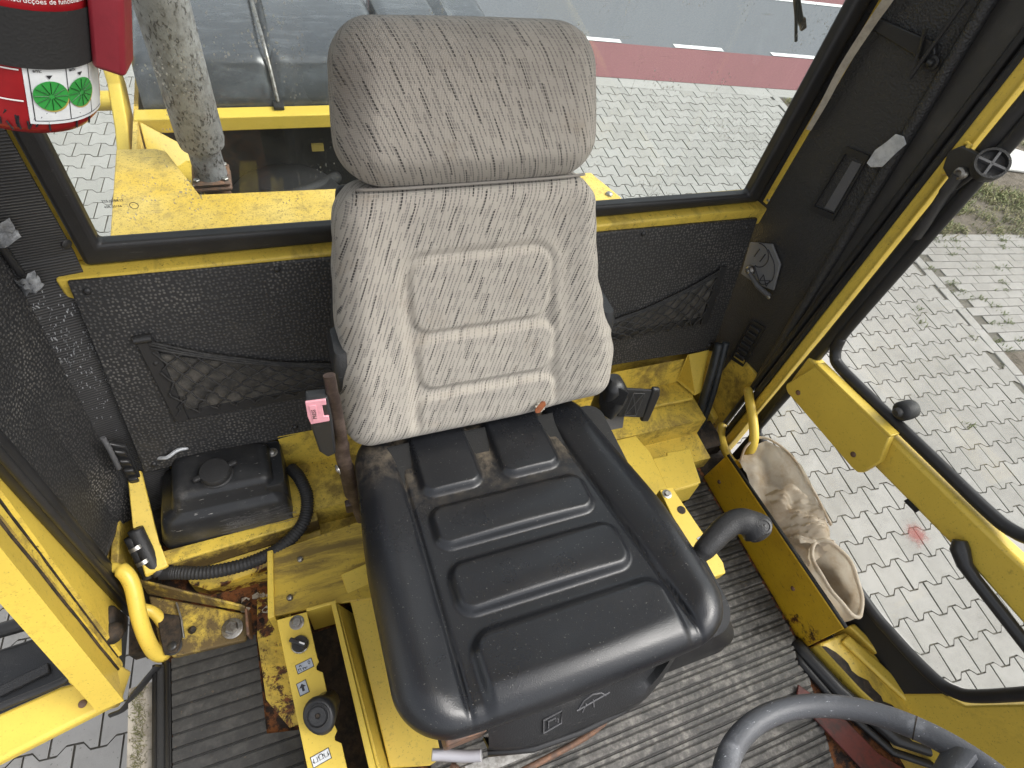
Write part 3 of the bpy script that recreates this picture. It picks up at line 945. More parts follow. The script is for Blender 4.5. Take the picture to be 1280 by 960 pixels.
# torn silver patch, coat hook bracket, screws
pa = [(.728, .862), (.716, .860), (.698, .872), (.692, .905), (.686, .928), (.699, .936), (.714, .932), (.720, .912), (.729, .89)]
finish('torn_patch', prism([TR(y + .012, z, .0150) for y, z in pa], (.002, 0, 0)), 'foil_patch', rt, bevel=.0008, label='torn silvery patch in the black trim')
finish('hook_bracket', prism([TR(.885, 1.050, .012), TR(.885, 1.070, .012), TR(.765, 1.078, .012), TR(.752, 1.065, .012), TR(.756, 1.045, .012), TR(.78, 1.048, .012)], (.010, .002, 0)), 'black_smooth', rt, bevel=.002)
finish('hook_rod', tube([TR(.79, 1.09, .016), TR(.762, 1.02, .02), TR(.758, 1.18, .018)], .004, 8), 'black_smooth', rt, 60)
bolt('bracket_screw', TR(.748, 1.052, .012), (-.983, -.184, 0), .007, rt, h=.012, mat='black_smooth')
for (y, z) in ((.893, .915), (.893, .665), (.705, .30), (.72, .98)):
    finish('screw', lathe(TR(y, z, 0), (-.983, -.184, 0), [(.005, 0), (.005, .002), (.0025, .0034)], 12), 'black_smooth' if y < .8 else 'steel', rt, 60)
finish('frame_strip', prism([TR(.902, .655, .003), TR(.902, 1.76, .003), TR(.886, 1.76, .003), TR(.890, .655, .003)], Vector((.983, .184, 0)) * .008), 'yellow_paint', cab, bevel=.001)
# rubber strip and yellow post
def RX(y, z, x=1.128): return Vector((x, y, z))
finish('edge_rubber', prism([RX(.79, 1.76, 1.132), RX(.726, 1.1, 1.132), RX(.642, .24, 1.132), RX(.60, .23, 1.132), RX(.612, .3, 1.132), RX(.632, 1.1, 1.132), RX(.65, 1.76, 1.132)], (.012, 0, 0)), 'trim_ribs', cab)
for (dy, r) in ((.030, .010), (.052, .008)):
    finish('rubber_lip', tube([RX(.612 + dy * 1.0, 1.75, 1.128), RX(.600 + dy, 1.1, 1.128), RX(.588 + dy, .25, 1.128), RX(.585 + dy, .02, 1.128)], r, 10), 'rubber_seal', cab, 180)
finish('corner_post', prism([RX(.640, 1.78, 1.120), RX(.614, 1.78, 1.120), RX(.602, 1.1, 1.120), RX(.584, .3, 1.120), RX(.58, -.06, 1.120), RX(.606, -.06, 1.120), RX(.609, .3, 1.120), RX(.627, 1.1, 1.120)], (.04, 0, 0)), 'yellow_paint', cab, bevel=.008, seg=3)
# yellow inner wall under the trim
finish('post_wall', prism([Vector((1.112, .84, .27)), Vector((1.128, .64, .27)), Vector((1.128, .63, -.02)), Vector((1.10, .84, -.02))], (.01, 0, 0)), 'yellow_dirty', cab, bevel=.002)
finish('post_rib', prism([Vector((1.10, .78, .10)), Vector((1.116, .66, .06)), Vector((1.116, .66, .03)), Vector((1.09, .79, .03))], (-.02, -.01, 0)), 'yellow_dirty', cab, bevel=.003)

# -------- right door: bar, latch box, glass and seals on the plane x = 1.13
dr = finish('door', prism([RX(.566, .458, 1.108), RX(.40, .481, 1.108), RX(.045, .532, 1.108), RX(-.05, .55, 1.108), RX(-.60, .64, 1.108), RX(-.60, .50, 1.108), RX(-.10, .462, 1.108), RX(.054, .449, 1.108), RX(.259, .416, 1.108), RX(.56, .365, 1.108)], (.034, 0, 0)), 'yellow_paint', cab, bevel=.008, seg=3, label='right door with glass above and below its yellow bar')
finish('front_stile', prism([RX(-.178, .2, 1.132), RX(-.215, .46, 1.132), RX(-.6, .5, 1.132), RX(-.6, -.12, 1.132), RX(-.10, -.12, 1.132), RX(-.148, .165, 1.132)], (.03, 0, 0)), 'yellow_paint', dr, bevel=.004)
finish('lower_panel', prism([RX(.56, .135, 1.134), RX(.09, .118, 1.134), RX(-.03, .13, 1.134), RX(-.155, .175, 1.1345), RX(-.2, -.12, 1.1345), RX(.56, -.12, 1.1345)], (.02, 0, 0)), 'black_matt', dr)
up = smooth_path([RX(.556, 1.74), RX(.552, 1.0), RX(.549, .60), RX(.543, .535), RX(.528, .503), RX(.50, .492), RX(.40, .502), RX(.20, .528), RX(.11, .540), RX(.065, .552), RX(.035, .578), RX(.020, .64), RX(.005, 1.0), RX(-.01, 1.74)], 6)
finish('upper_seal', tube(up, .0125, 12, flat=(1.0, 1.0)), 'rubber_seal', dr, 180)
finish('upper_glass', prism([RX(.552, 1.74, 1.136), RX(.549, .52, 1.136), RX(.52, .49, 1.136), RX(.07, .535, 1.136), RX(.02, .60, 1.136), RX(-.01, 1.74, 1.136)], (.004, 0, 0)), 'door_glass', dr)
finish('rear_seal', tube([RX(.584, 1.74, 1.127), RX(.574, 1.0, 1.127), RX(.562, .52, 1.127), RX(.560, .16, 1.128)], .015, 12), 'rubber_seal', dr, 180)
lo = smooth_path([RX(.555, .36), RX(.555, .20), RX(.548, .15), RX(.50, .140), RX(.09, .132), RX(-.02, .146), RX(-.115, .176), RX(-.15, .205), RX(-.168, .26), RX(-.19, .45)], 6)
finish('lower_seal', tube(lo, .013, 12), 'rubber_seal', dr, 180)
finish('lower_glass', prism([RX(.55, .37, 1.137), RX(.55, .15, 1.137), RX(.09, .133, 1.137), RX(-.12, .18, 1.137), RX(-.165, .25, 1.137), RX(-.19, .45, 1.137), RX(.05, .46, 1.137)], (.004, 0, 0)), 'window_glass' if False else 'door_glass', dr)
lb = [RX(.553, .372, 1.09), RX(.549, .362, 1.09), RX(.535, .357, 1.09), RX(.305, .378, 1.09), RX(.290, .383, 1.09), RX(.283, .395, 1.09), RX(.279, .448, 1.09), RX(.305, .505, 1.09), RX(.528, .472, 1.09)]
lbo = finish('latch_cover', prism(lb, (.017, 0, 0)), 'yellow_clean', dr, bevel=.003)
finish('cover_lip', prism([RX(.528, .4725, 1.088), RX(.305, .5055, 1.088), RX(.305, .514, 1.088), RX(.528, .481, 1.088)], (.026, 0, 0)), 'yellow_clean', dr, bevel=.002)
for (y, z) in ((.515, .385), (.325, .405)):
    finish('cover_screw', lathe(RX(y, z, 1.09), (-1, 0, 0), [(.0065, 0), (.006, .0025), (.003, .004)], 14), 'rusty_steel', dr, 60)
finish('glass_buffer', lathe(RX(.338, .546, 1.135), (-1, 0, 0), [(.020, -.012), (.021, 0), (.0205, .016), (.015, .022), (.010, .023), (.010, .030), (.006, .034)], 26), 'black_plastic', dr, 45)
# window catch on the post: plate, arm, cross-spoked knob
finish('catch_plate', prism([RX(.612, .965, 1.098), RX(.598, .985, 1.098), RX(.560, .990, 1.098), RX(.545, .965, 1.098), RX(.555, .925, 1.098), RX(.60, .94, 1.098)], (.010, 0, 0)), 'black_smooth', dr, bevel=.003)
finish('catch_arm', tube(smooth_path([RX(.565, .95, 1.094), RX(.562, .915, 1.092), RX(.556, .865, 1.095), RX(.553, .825, 1.098)]), [.016] * 8 + [.014] * 9 + [.015] * 8, 12, flat=(.55, 1.0)), 'black_smooth', dr, 60)
finish('catch_screw', lathe(RX(.562, .955, 1.09), (-1, 0, 0), [(.010, -.004), (.010, .006), (.006, .008), (.006, .004)], 16), 'steel', dr, 50)
kb = lathe(RX(.538, .985, 1.10), (-.55, -.35, .75), [(.024, -.012), (.026, .0), (.026, .010), (.022, .010), (.022, .002), (.004, .002)], 26)
kn = finish('catch_knob', kb, 'black_plastic', dr, 45)
ka = Vector((-.55, -.35, .75)).normalized(); ku, kv = frame_of(ka)
for d1, d2 in ((ku, kv), (kv, ku)):
    finish('knob_spoke', obox(RX(.538, .985, 1.10) + ka * .005, d1, d2, ka, .022, .002, .004), 'grey_plastic', dr)
finish('latch_bracket', tube([RX(.60, .985, 1.112), RX(.59, .99, 1.104), RX(.585, .945, 1.104), RX(.60, .930, 1.112)], .005, 8), 'yellow_paint', dr, 60)
# black pull handle below the bar
finish('pull_handle', tube([RX(.085, .475, 1.100), RX(.072, .466, 1.096), RX(.045, .452, 1.096), RX(.02, .448, 1.098), RX(-.12, .448, 1.098), RX(-.5, .47, 1.098)], [.012, .017, .014, .012, .012, .012], 10), 'black_smooth', dr, 60)
finish('strike_plate', prism([RX(.195, .433, 1.104), RX(.165, .438, 1.104), RX(.165, .428, 1.104), RX(.195, .423, 1.104)], (.003, 0, 0)), 'black_matt', dr)

# -------- sill plate, rocker and front kick strips on the right
yellow('yellow_plate', .48, .30, streak=(1, .3, 1))
def rust_plate():
    """worn yellow with rust eaten in at the lower front corner"""
    k = NT('yellow_plate_rust')
    v = k.coord()
    s = k.sep(v)
    base = k.mix(k.ramp(k.noise(v, 6, 6), .3, .7), (.62, .385, .018), (.50, .30, .015))
    sc = k.ramp(k.noise(k.mapping(v, scale=(1, 60, 240), rot=(.5, 0, 0)), 1, 4, .65), .60, .70, 0, .6)
    c = k.mix(sc, base, (.09, .06, .02))
    c = k.mix(k.ramp(k.noise(v, 90, 4, .7), .62, .7, 0, .6), c, (.08, .05, .02))
    d = k.math('ADD', k.math('MULTIPLY', k.math('ADD', s[1], .17), 5.0), k.math('MULTIPLY', s[2], 9.0))
    m = k.math('ADD', k.math('MULTIPLY', k.math('SUBTRACT', k.noise(v, 30, 9, .75), .5), 4.2), d)
    rc = k.mix(k.ramp(k.noise(v, 60, 6, .7), .4, .62), (.030, .013, .008), (.42, .15, .02))
    c = k.mix(k.ramp(m, .1, .55, 1, 0), c, rc)
    k.pbr(c, .42, 0, k.bump(k.noise(v, 150, 5), .3, .0015), .45)
    MAT['yellow_plate_rust'] = k.m
rust_plate()
spl = finish('sill_plate', prism([RX(.515, -.003, 1.003), RX(.505, .135, 1.003), RX(.03, .165, 1.003), RX(.027, -.003, 1.003)], (.006, 0, 0)), 'yellow_plate_rust', cab, bevel=.0015)
for (y, z) in ((.47, .05), (.15, .085)):
    finish('plate_rivet', lathe(RX(y, z, 1.003), (-1, 0, 0), [(.006, 0), (.0055, .002), (.003, .0034)], 14), 'rusty_steel', cab, 60)
finish('plate_edging', tube([RX(.505, .137, 1.0095), RX(.03, .167, 1.0095)], .0045, 8), 'black_matt', cab, 180)
finish('pocket_floor', box((1.01, .03, -.03), (1.128, .60, -.002)), 'grime', cab)
rk = [(1.012, .024), (1.098, .024), (1.148, -.06), (1.19, -.14), (1.232, -.20), (1.38, -.29), (1.75, -.53), (1.72, -.60), (1.32, -.365), (1.10, -.215), (1.045, -.09)]
finish('rocker_sill', prism([(x, y, .05) for x, y in rk], (0, 0, -.10)), 'yellow_worn', cab, bevel=.006, seg=3)
finish('rocker_lip', prism([(1.106, .034, .062), (1.126, .034, .062), (1.160, -.06, .062), (1.178, -.115, .062), (1.166, -.128, .062), (1.148, -.075, .062)], (0, 0, -.08)), 'yellow_paint', cab, bevel=.005, seg=3)
finish('rocker_ridge', prism([(1.065, .010, .0503), (1.092, .018, .0503), (1.128, -.06, .0503), (1.158, -.14, .0503), (1.196, -.213, .0503), (1.355, -.308, .0503), (1.70, -.512, .0503), (1.69, -.53, .0503), (1.34, -.325, .0503), (1.165, -.215, .0503), (1.115, -.11, .0503)], (0, 0, .012)), 'yellow_paint', cab, bevel=.006, seg=3)
finish('grime_patch', prism([(1.012, .016, .052)] + [(lerp(1.012, 1.10, i / 14) + .018 + rg.gauss(0, .006) * (1 - i / 18), lerp(.012, -.205, i / 14) + rg.gauss(0, .003), .052) for i in range(15)] + [(1.102, -.215, .052), (1.046, -.092, .052)], (0, 0, .0015)), 'grime', cab)
finish('floor_edging', tube([(.99, .045, .0), (.99, .02, .008), (1.015, -.075, .018), (1.08, -.20, .024), (1.32, -.365, .03), (1.8, -.68, .03)], .017, 12), 'black_smooth', cab, 180)
finish('floor_edging', tube([(.975, .03, .0), (.97, .0, .006), (1.0, -.10, .008), (1.06, -.22, .012), (1.3, -.39, .02), (1.7, -.65, .02)], .009, 10), 'rubber_seal', cab, 180)
finish('red_kick_strip', prism([(.925, -.035, .0135), (.985, -.12, .0135), (1.02, -.21, .0135), (1.12, -.32, .0135), (1.08, -.36, .0135), (.97, -.24, .0135), (.90, -.06, .0135)], (0, 0, .006)), 'red_floor_paint', cab, bevel=.002)

# -------- left rear corner trim: ribbed, dotted and smooth facets
def lrid(z): return Vector((-.420, min(.718 + .26 * z, .898), z))
def lcol(z): return Vector((-.450, .690 + .14 * z, z))
def lend(z): return Vector((-.462, .572 + .11 * z, z))
def lpan(z): return Vector((-.330, min(.705 + .27 * z, .880) + .030, z))
def ruled(fa, fb, za, zb, n=10, top=1.75):
    V, F = [], []
    for i in range(n + 1):
        t = i / n
        V += [fa(lerp(za, top, t)), fb(lerp(zb, top, t))]
    for i in range(n): F.append((2 * i, 2 * i + 1, 2 * i + 3, 2 * i + 2))
    me = mesh(V, F)
    planar_uv(me, (-.5, -.85, 0), (0, 0, 1))
    bm = bmesh.new(); bm.from_mesh(me)
    bmesh.ops.solidify(bm, geom=bm.faces[:], thickness=.006)
    bm.to_mesh(me); bm.free()
    return me
lt = finish('corner_trim', ruled(lpan, lrid, .09, .085, 14), 'trim_ribs', cab)
finish('trim_facet', ruled(lrid, lcol, .085, .12, 14), 'trim_dots', lt)
finish('trim_facet', ruled(lcol, lend, .12, .165, 14), 'trim_dots', lt)
finish('trim_foot', tube([lpan(.10), lrid(.095), lcol(.13), lend(.172)], .007, 8), 'black_leathery', lt, 180)
for z in (.42, .22): finish('screw', lathe(lcol(z).lerp(lend(z), .78), (1, .1, 0), [(.008, 0), (.008, .003), (.004, .005)], 14), 'black_smooth', lt, 60)
finish('screw', lathe(lpan(.70) + Vector((-.004, -.004, 0)), (.7, -.7, 0), [(.008, 0), (.008, .003), (.004, .005)], 14), 'black_smooth', lt, 60)
# scuffed white patch on the ridge
sc_v, sc_f = [], []
for i in range(520):
    z = rg.gauss(.50, .065); w_ = abs(rg.gauss(0, .014)) * (1.5 - abs(z - .47) * 3)
    p = lrid(z).lerp(lpan(z), min(.6, w_ / .05)) + Vector((.0035, -.0035, 0))
    l = rg.uniform(.003, .012); d = Vector((rg.gauss(0, .2), rg.gauss(0, .2), 1)).normalized() * l; s = Vector((.0008, .0008, 0))
    o = len(sc_v); sc_v += [p - s, p + s, p + s + d, p - s + d]; sc_f.append((o, o + 1, o + 2, o + 3))
tag(finish('scuff_marks', mesh(sc_v, sc_f), 'clear_tape', lt), kind='stuff')
# torn tape holding a thin rod near the top of the trim
finish('taped_rod', tube([lrid(.86) + Vector((.012, -.03, 0)), lrid(.76) + Vector((.012, -.012, 0)), lrid(.665) + Vector((.014, -.006, 0))], .006, 8), 'black_smooth', lt, 60)
for (z, sx, sz) in ((.655, .020, .016), (.745, .026, .018)):
    c = lrid(z) + Vector((.020, -.014, 0)); V, F = [], []
    n = 9
    for i in range(n):
        for j in range(n):
            a, b = (i / (n - 1) - .5) * 2, (j / (n - 1) - .5) * 2
            V.append(c + Vector((a * sx, -.008 + .010 * (a * a) + rg.gauss(0, .0022) - a * .006, b * sz + rg.gauss(0, .0022) + a * .01)))
    for i in range(n - 1):
        for j in range(n - 1): F.append((i * n + j, (i + 1) * n + j, (i + 1) * n + j + 1, i * n + j + 1))
    finish('tape_scrap', mesh(V, F), 'clear_tape', lt, 180)
# side vent with bent louvres
n_ = Vector((.2, -.98, 0)).normalized()
va, vb, vc_, vd = Vector((-.396, .772, .325)), Vector((-.372, .772, .305)), Vector((-.384, .755, .140)), Vector((-.412, .755, .125))
V = [va, vb, vc_, vd]; cen = sum(V, Vector()) / 4
fr = [p + (p - cen) * .05 + n_ * .004 for p in V]
finish('vent_frame', prism(fr, -n_ * .012), 'black_smooth', lt, bevel=.003)
for i in range(6):
    t = (i + .6) / 6.2
    a, b = fr[0].lerp(fr[3], t), fr[1].lerp(fr[2], t)
    finish('louvre', obox(a.lerp(b, .5) + n_ * .004, b - a, n_, Vector((0, 0, 1)), (b - a).length * .34, .005, .009), 'black_smooth', lt, bevel=.004, seg=3)
finish('vent_lever', tube([fr[0] + n_ * .004 + Vector((0, 0, .03)), fr[0] + n_ * .012, fr[0].lerp(fr[3], .3) + n_ * .012], .005, 8), 'grey_plastic', lt, 60)

# -------- left door jamb: rubber seal and grooved yellow post, leaning like the trim
def jl(p0, p1, z):       # line through two (y,z) points on the jamb, extended
    t = (z - p0[1]) / (p1[1] - p0[1]); return lerp(p0[0], p1[0], t)
SL = ((.577, .066), (.627, .537)); YL = ((.490, .138), (.588, .527)); GL = ((.452, .09), (.553, .516)); HL = ((.470, .11), (.570, .52)); OL = ((.404, .15), (.494, .501))
finish('door_seal', tube([Vector((-.452, jl(*SL, z) - .004, z)) for z in (.0, .3, .6, .9, 1.25)], .020, 14), 'rubber_seal', cab, 180)
finish('seal_lip', tube([Vector((-.440, jl(*SL, z) - .022, z)) for z in (.0, .3, .6, .9, 1.25)], .007, 10), 'rubber_seal', cab, 180)
def shifted(L, d): return ((L[0][0] + d, L[0][1]), (L[1][0] + d, L[1][1]))
fold = [('door_jamb', SL, -.468, YL, -.462, 'yellow_paint'), ('jamb_lip', YL, -.462, shifted(YL, -.004), -.471, 'yellow_dirty'), ('jamb_groove', shifted(YL, -.004), -.471, HL, -.471, 'yellow_board'),
        ('jamb_lip', HL, -.471, shifted(HL, -.003), -.463, 'yellow_paint'), ('jamb_rib', shifted(HL, -.003), -.463, GL, -.463, 'yellow_dirty'), ('jamb_lip', GL, -.463, shifted(GL, -.004), -.469, 'yellow_board'),
        ('door_stile', shifted(GL, -.004), -.469, OL, -.456, 'yellow_paint'), ('stile_return', OL, -.456, shifted(OL, -.006), -.50, 'yellow_paint')]
for nm, A, xa, B, xb, mt in fold:
    V, F = [], []
    for i in range(9):
        z = lerp(.03, 1.2, i / 8)
        V += [(xa, jl(*A, z), z), (xb, jl(*B, z), z)]
    for i in range(8): F.append((2 * i, 2 * i + 1, 2 * i + 3, 2 * i + 2))
    finish(nm, mesh(V, F), mt, cab)
for L, x, r in ((shifted(YL, -.003), -.4695, .0022), (HL, -.4705, .0016), (shifted(GL, -.003), -.4675, .0026)):
    finish('jamb_seam', tube([Vector((x, jl(*L, z) + .0012 * math.sin(z * 37), z)) for z in [lerp(.03, 1.2, i / 24) for i in range(25)]], r, 6), 'grime', cab, 180)
# -------- left door standing open: bottom rail, stile foot, lower window
ld = finish('door', prism([(-.470, .452, .03), (-.470, .452, -.055), (-.492, .388, -.06), (-.492, .388, .005), (-.482, .42, .05)], (-.028, .0, 0)), 'yellow_paint', cab, bevel=.006, seg=3, label='left door swung open outside the cab')
finish('bottom_rail', prism([(-.492, .388, -.05), (-.492, .448, -.05), (-.585, .452, -.05), (-.95, .385, -.05), (-.95, .285, -.05)], (0, 0, .03)), 'yellow_clean', ld, bevel=.008, seg=3)
finish('stile_foot', prism([(-.472, .46, .035), (-.492, .393, .01), (-.563, .445, .01), (-.563, .545, .01), (-.50, .52, .14)], (0, 0, -.05)), 'yellow_paint', ld, bevel=.006, seg=3)
finish('lower_seal', tube(smooth_path([(-.566, .58, -.008), (-.566, .50, -.012), (-.571, .468, -.014), (-.588, .456, -.014), (-.70, .440, -.014), (-.95, .40, -.014)], 5), .008, 10), 'rubber_seal', ld, 180)
finish('rail_screw', lathe((-.545, .405, -.02), (0, 0, 1), [(.008, 0), (.0075, .002), (.004, .004)], 14), 'rusty_steel', ld, 60)
finish('hinge_grease', lathe((-.470, .500, .075), (.5, -.7, .5), [(.020, 0), (.024, .012), (.016, .025), (.004, .032)], 12), 'grime', ld, 60)
finish('hinge_block', box((-.490, .505, .02), (-.455, .545, .10)), 'grime', cab, bevel=.008)
# black step tread and mudguard outside the left door
st = thing('entry_step', (-.8, .5, -.3), 'black plastic entry step with a moulded edge below the open left door', 'step')
finish('step_body', prism([(-.55, .66, -.22), (-.56, .46, -.22), (-1.3, .40, -.22), (-1.3, .60, -.22)], (0, 0, -.06)), 'shroud_plastic', st, bevel=.01, seg=3)
finish('step_rim', tube([(-.53, .68, -.19), (-.8, .67, -.19), (-1.3, .62, -.19)], .018, 10), 'black_smooth', st, 180)
for (x0, y0) in ((-.62, .58), (-.74, .55), (-.90, .53)):
    finish('tread_rib', obox((x0, y0, -.215), (1, .25, 0), (-.25, 1, 0), (0, 0, 1), .05, .012, .006), 'black_leathery', st, bevel=.003)
finish('step_screw', lathe((-.575, .595, -.17), (0, 0, 1), [(.009, 0), (.009, .004), (.004, .007)], 14), 'zinc', st, 60)
# threshold on the left
finish('threshold', box((-.462, -.6, -.05), (-.415, .405, -.012)), 'threshold_dust', cab)
mv, mf = [], []
for _ in range(1500):
    b = Vector((rg.gauss(-.443, .007), rg.uniform(-.1, .40), -.012)); a = rg.uniform(0, 6.28)
    d = Vector((math.cos(a) * .006, math.sin(a) * .006, rg.uniform(.004, .012))); s = Vector((-d.y, d.x, 0)).normalized() * .0007
    o = len(mv); mv += [b - s, b + s, b + d]; mf.append((o, o + 1, o + 2))
mo = finish('moss', mesh(mv, mf), 'moss_fibres', cab); mo['kind'] = 'stuff'
finish('threshold_channel', prism([(-.414, -.6, -.006), (-.414, .43, -.006), (-.382, .43, -.006), (-.382, -.6, -.006)], (0, 0, .012)), 'black_matt', cab, bevel=.003)
for x in (-.409, -.387):
    finish('threshold_rib', tube([(x, -.6, .010), (x, .43, .010)], .0045, 8), 'rubber_seal', cab, 180)
finish('threshold_strap', tube(smooth_path([(-.40, .425, .016), (-.44, .395, .0), (-.475, .375, -.03), (-.50, .37, -.03)]), .011, 8, flat=(.4, 1.2)), 'rubber_seal', cab, 60)

# left mounting bracket: ribbed yellow foot plate with two bolts
br = thing('pivot_bracket', (-.32, .48, 0), 'dirty yellow bracket with a big washer bolt beside the left mat', 'bracket')
finish('foot_plate', prism([(-.418, .575, .022), (-.228, .478, .022), (-.224, .450, .022), (-.236, .424, .022), (-.372, .432, .022), (-.395, .455, .022)], (0, 0, -.02)), 'yellow_grimy', br, bevel=.003)
finish('web_plate', prism([(-.420, .578, .023), (-.226, .480, .023), (-.226, .484, .045), (-.42, .590, .075)], (0, .006, 0)), 'yellow_grimy', br, bevel=.002)
finish('end_web', box((-.228, .425, .0), (-.222, .482, .046)), 'rusty_steel', br, bevel=.002)
bolt('anchor_bolt', (-.258, .455, .023), (0, 0, 1), .013, br, h=.012, hexa=True)
bolt('pivot_bolt', (-.371, .452, .026), (0, 0, 1), .011, br, mat='black_smooth')
finish('latch_tongue', prism([(-.40, .53, .026), (-.355, .51, .026), (-.352, .465, .026), (-.362, .437, .026), (-.385, .437, .026), (-.392, .47, .026)], (0, 0, .006)), 'grime', br, bevel=.002)
finish('spring_clip', tube([(-.362, .54, .03), (-.352, .50, .034), (-.348, .46, .034)], .002, 6), 'zinc', br, 60)
finish('stub_pin', lathe((-.335, .475, .023), (.3, -.2, .8), [(.008, 0), (.007, .012), (.005, .018)], 10), 'grime', br, 60)

# debris in the corner behind the bracket
for i in range(16):
    x, y = rg.uniform(-.235, -.175), rg.uniform(.46, .585)
    s = rg.uniform(.004, .011)
    pts = [Vector((x + s * rg.uniform(.6, 1.2) * math.cos(a), y + s * rg.uniform(.5, 1.1) * math.sin(a), 0)) for a in (0, 1.2, 2.5, 3.7, 5.0)]
    o = finish('debris_flake', prism(pts, (rg.uniform(-.002, .002), 0, rg.uniform(.003, .007))), 'debris' if i % 3 else 'rust_bed', cab)
finish('rust_strip', prism([(-.214, .43, .0), (-.20, .60, .0), (-.15, .60, .0), (-.13, .235, .0), (-.155, .235, .0), (-.17, .235, .0), (-.208, .30, .0)], (0, 0, .004)), 'yellow_rusty', cab)

# ================================================================== FLOOR MATS
def mat_mesh(poly_x, y0, y1, pitch, z, rib, kind, dust):
    """poly_x(y) -> (x0,x1); profile repeated along y"""
    prof = {'flat': [(0, 0), (.06, 0), (.10, rib), (.90, rib), (.94, 0)],
            'round': [(0, 0), (.05, 0), (.10, rib * .8), (.16, rib), (.50, rib), (.56, rib * .8), (.60, rib * .35), (.66, rib * .35), (.70, rib * .8), (.90, rib * .8), (.95, 0)]}[kind]
    ys = []
    y = y0
    while y < y1:
        for f, h in prof: ys.append((y + f * pitch, h))
        y += pitch
    ys = [q for q in ys if q[0] <= y1]
    V, F, top, du = [], [], [], []
    m = 14
    for (y, h) in ys:
        a, b = poly_x(y)
        for i in range(m):
            V.append((lerp(a, b, i / (m - 1)), y, z + h)); top.append(1.0 if h > rib * .5 else 0.0); du.append(dust(V[-1]))
    for r in range(len(ys) - 1):
        for i in range(m - 1): F.append((r * m + i, r * m + i + 1, (r + 1) * m + i + 1, (r + 1) * m + i))
    me = mesh(V, F)
    for nm, dat in (('top', top), ('dust', du)):
        at = me.attributes.new(nm, 'FLOAT', 'POINT'); at.data.foreach_set('value', dat)
    return me
fm = finish('floor_mat', mat_mesh(lambda y: (.08, .99 if y > .03 else max(.3, .99 + (y - .03) * .35)), -.75, .60, .0305, .004, .0042, 'round', lambda p: 1.25 if p[1] < .2 else .65), 'mat_rubber')
tag(fm, 'dusty ribbed black rubber floor mat right of and before the seat', 'floor mat')
fm2 = finish('floor_mat', mat_mesh(lambda y: (-.379, -.216 + (.43 - y) * .02 if y > .235 else -.12), -.25, .436, .0245, .004, .004, 'flat', lambda p: .22), 'mat_rubber')
tag(fm2, 'small black rubber floor mat with plank-like ribs by the left threshold', 'floor mat')

# ================================================================== LEFT CONSOLE
cn = thing('control_console', (-.09, .3, 0), 'yellow left console with rotary switch, stickers and an open slot', 'console')
CZ = .15
pnl = [(-.154, .405), (-.097, .4045), (-.090, .315), (-.088, .305), (-.094, .298), (-.094, .292), (-.084, .284), (-.081, .24), (-.079, .215), (-.077, .19), (-.074, .18), (-.080, .172), (-.080, .166), (-.070, .158), (-.066, .10), (-.058, -.10), (-.112, -.10), (-.131, .139)]
finish('top_panel', prism([(x, y, CZ) for x, y in pnl], (0, 0, -.004)), 'yellow_clean', cn, bevel=.001)
finish('side_wall', prism([(-.154, .405, CZ - .005), (-.131, .139, CZ - .005), (-.112, -.1, CZ - .005), (-.112, -.1, 0), (-.131, .139, 0), (-.154, .405, 0)], (.005, 0, 0)), 'yellow_paint', cn)
finish('slot_wall', prism([(-.050, .407, CZ), (-.040, .407, CZ), (-.020, .11, CZ), (0, -.1, CZ), (-.012, -.1, CZ), (-.032, .11, CZ)], (0, 0, -.14)), 'yellow_clean', cn, bevel=.0015)
finish('slot_wall', box((-.098, .4055, .01), (-.039, .412, CZ)), 'yellow_clean', cn, bevel=.0015)
finish('slot_floor', box((-.15, -.1, .004), (-.03, .40, .012)), 'grime', cn)
finish('flank', prism([(-.039, .405, CZ - .006), (-.019, .11, CZ - .006), (.001, -.1, CZ - .006), (.02, -.1, .06), (.0, .11, .06), (-.012, .40, .06)], (.002, 0, -.002)), 'yellow_paint', cn)
bolt('cap_bolt', (-.118, .389, CZ), (0, 0, 1), .0085, cn, hexa=True)
# rotary switch
ks = Vector((-.117, .346, CZ))
finish('switch_ring', lathe(ks, (0, 0, 1), [(.0172, 0), (.0172, .003), (.0155, .0045), (.0150, .002)], 32), 'chrome_ring', cn, 60)
ka = finish('switch_knob', lathe(ks, (0, 0, 1), [(.0148, .001), (.0148, .010), (.0138, .0115)], 28), 'black_smooth', cn, 45)
gd = Vector((.62, -.42, 0)).normalized(); gp = Vector((.42, .62, 0)).normalized()
finish('grip', obox(ks + Vector((0, 0, .0145)) - gd * .003, gd, gp, (0, 0, 1), .0165, .0042, .004), 'black_smooth', ka, bevel=.002)
finish('pointer', obox(ks + Vector((0, 0, .0188)) + gd * .006, gd, gp, (0, 0, 1), .0055, .0014, .0006), 'white_print', ka)
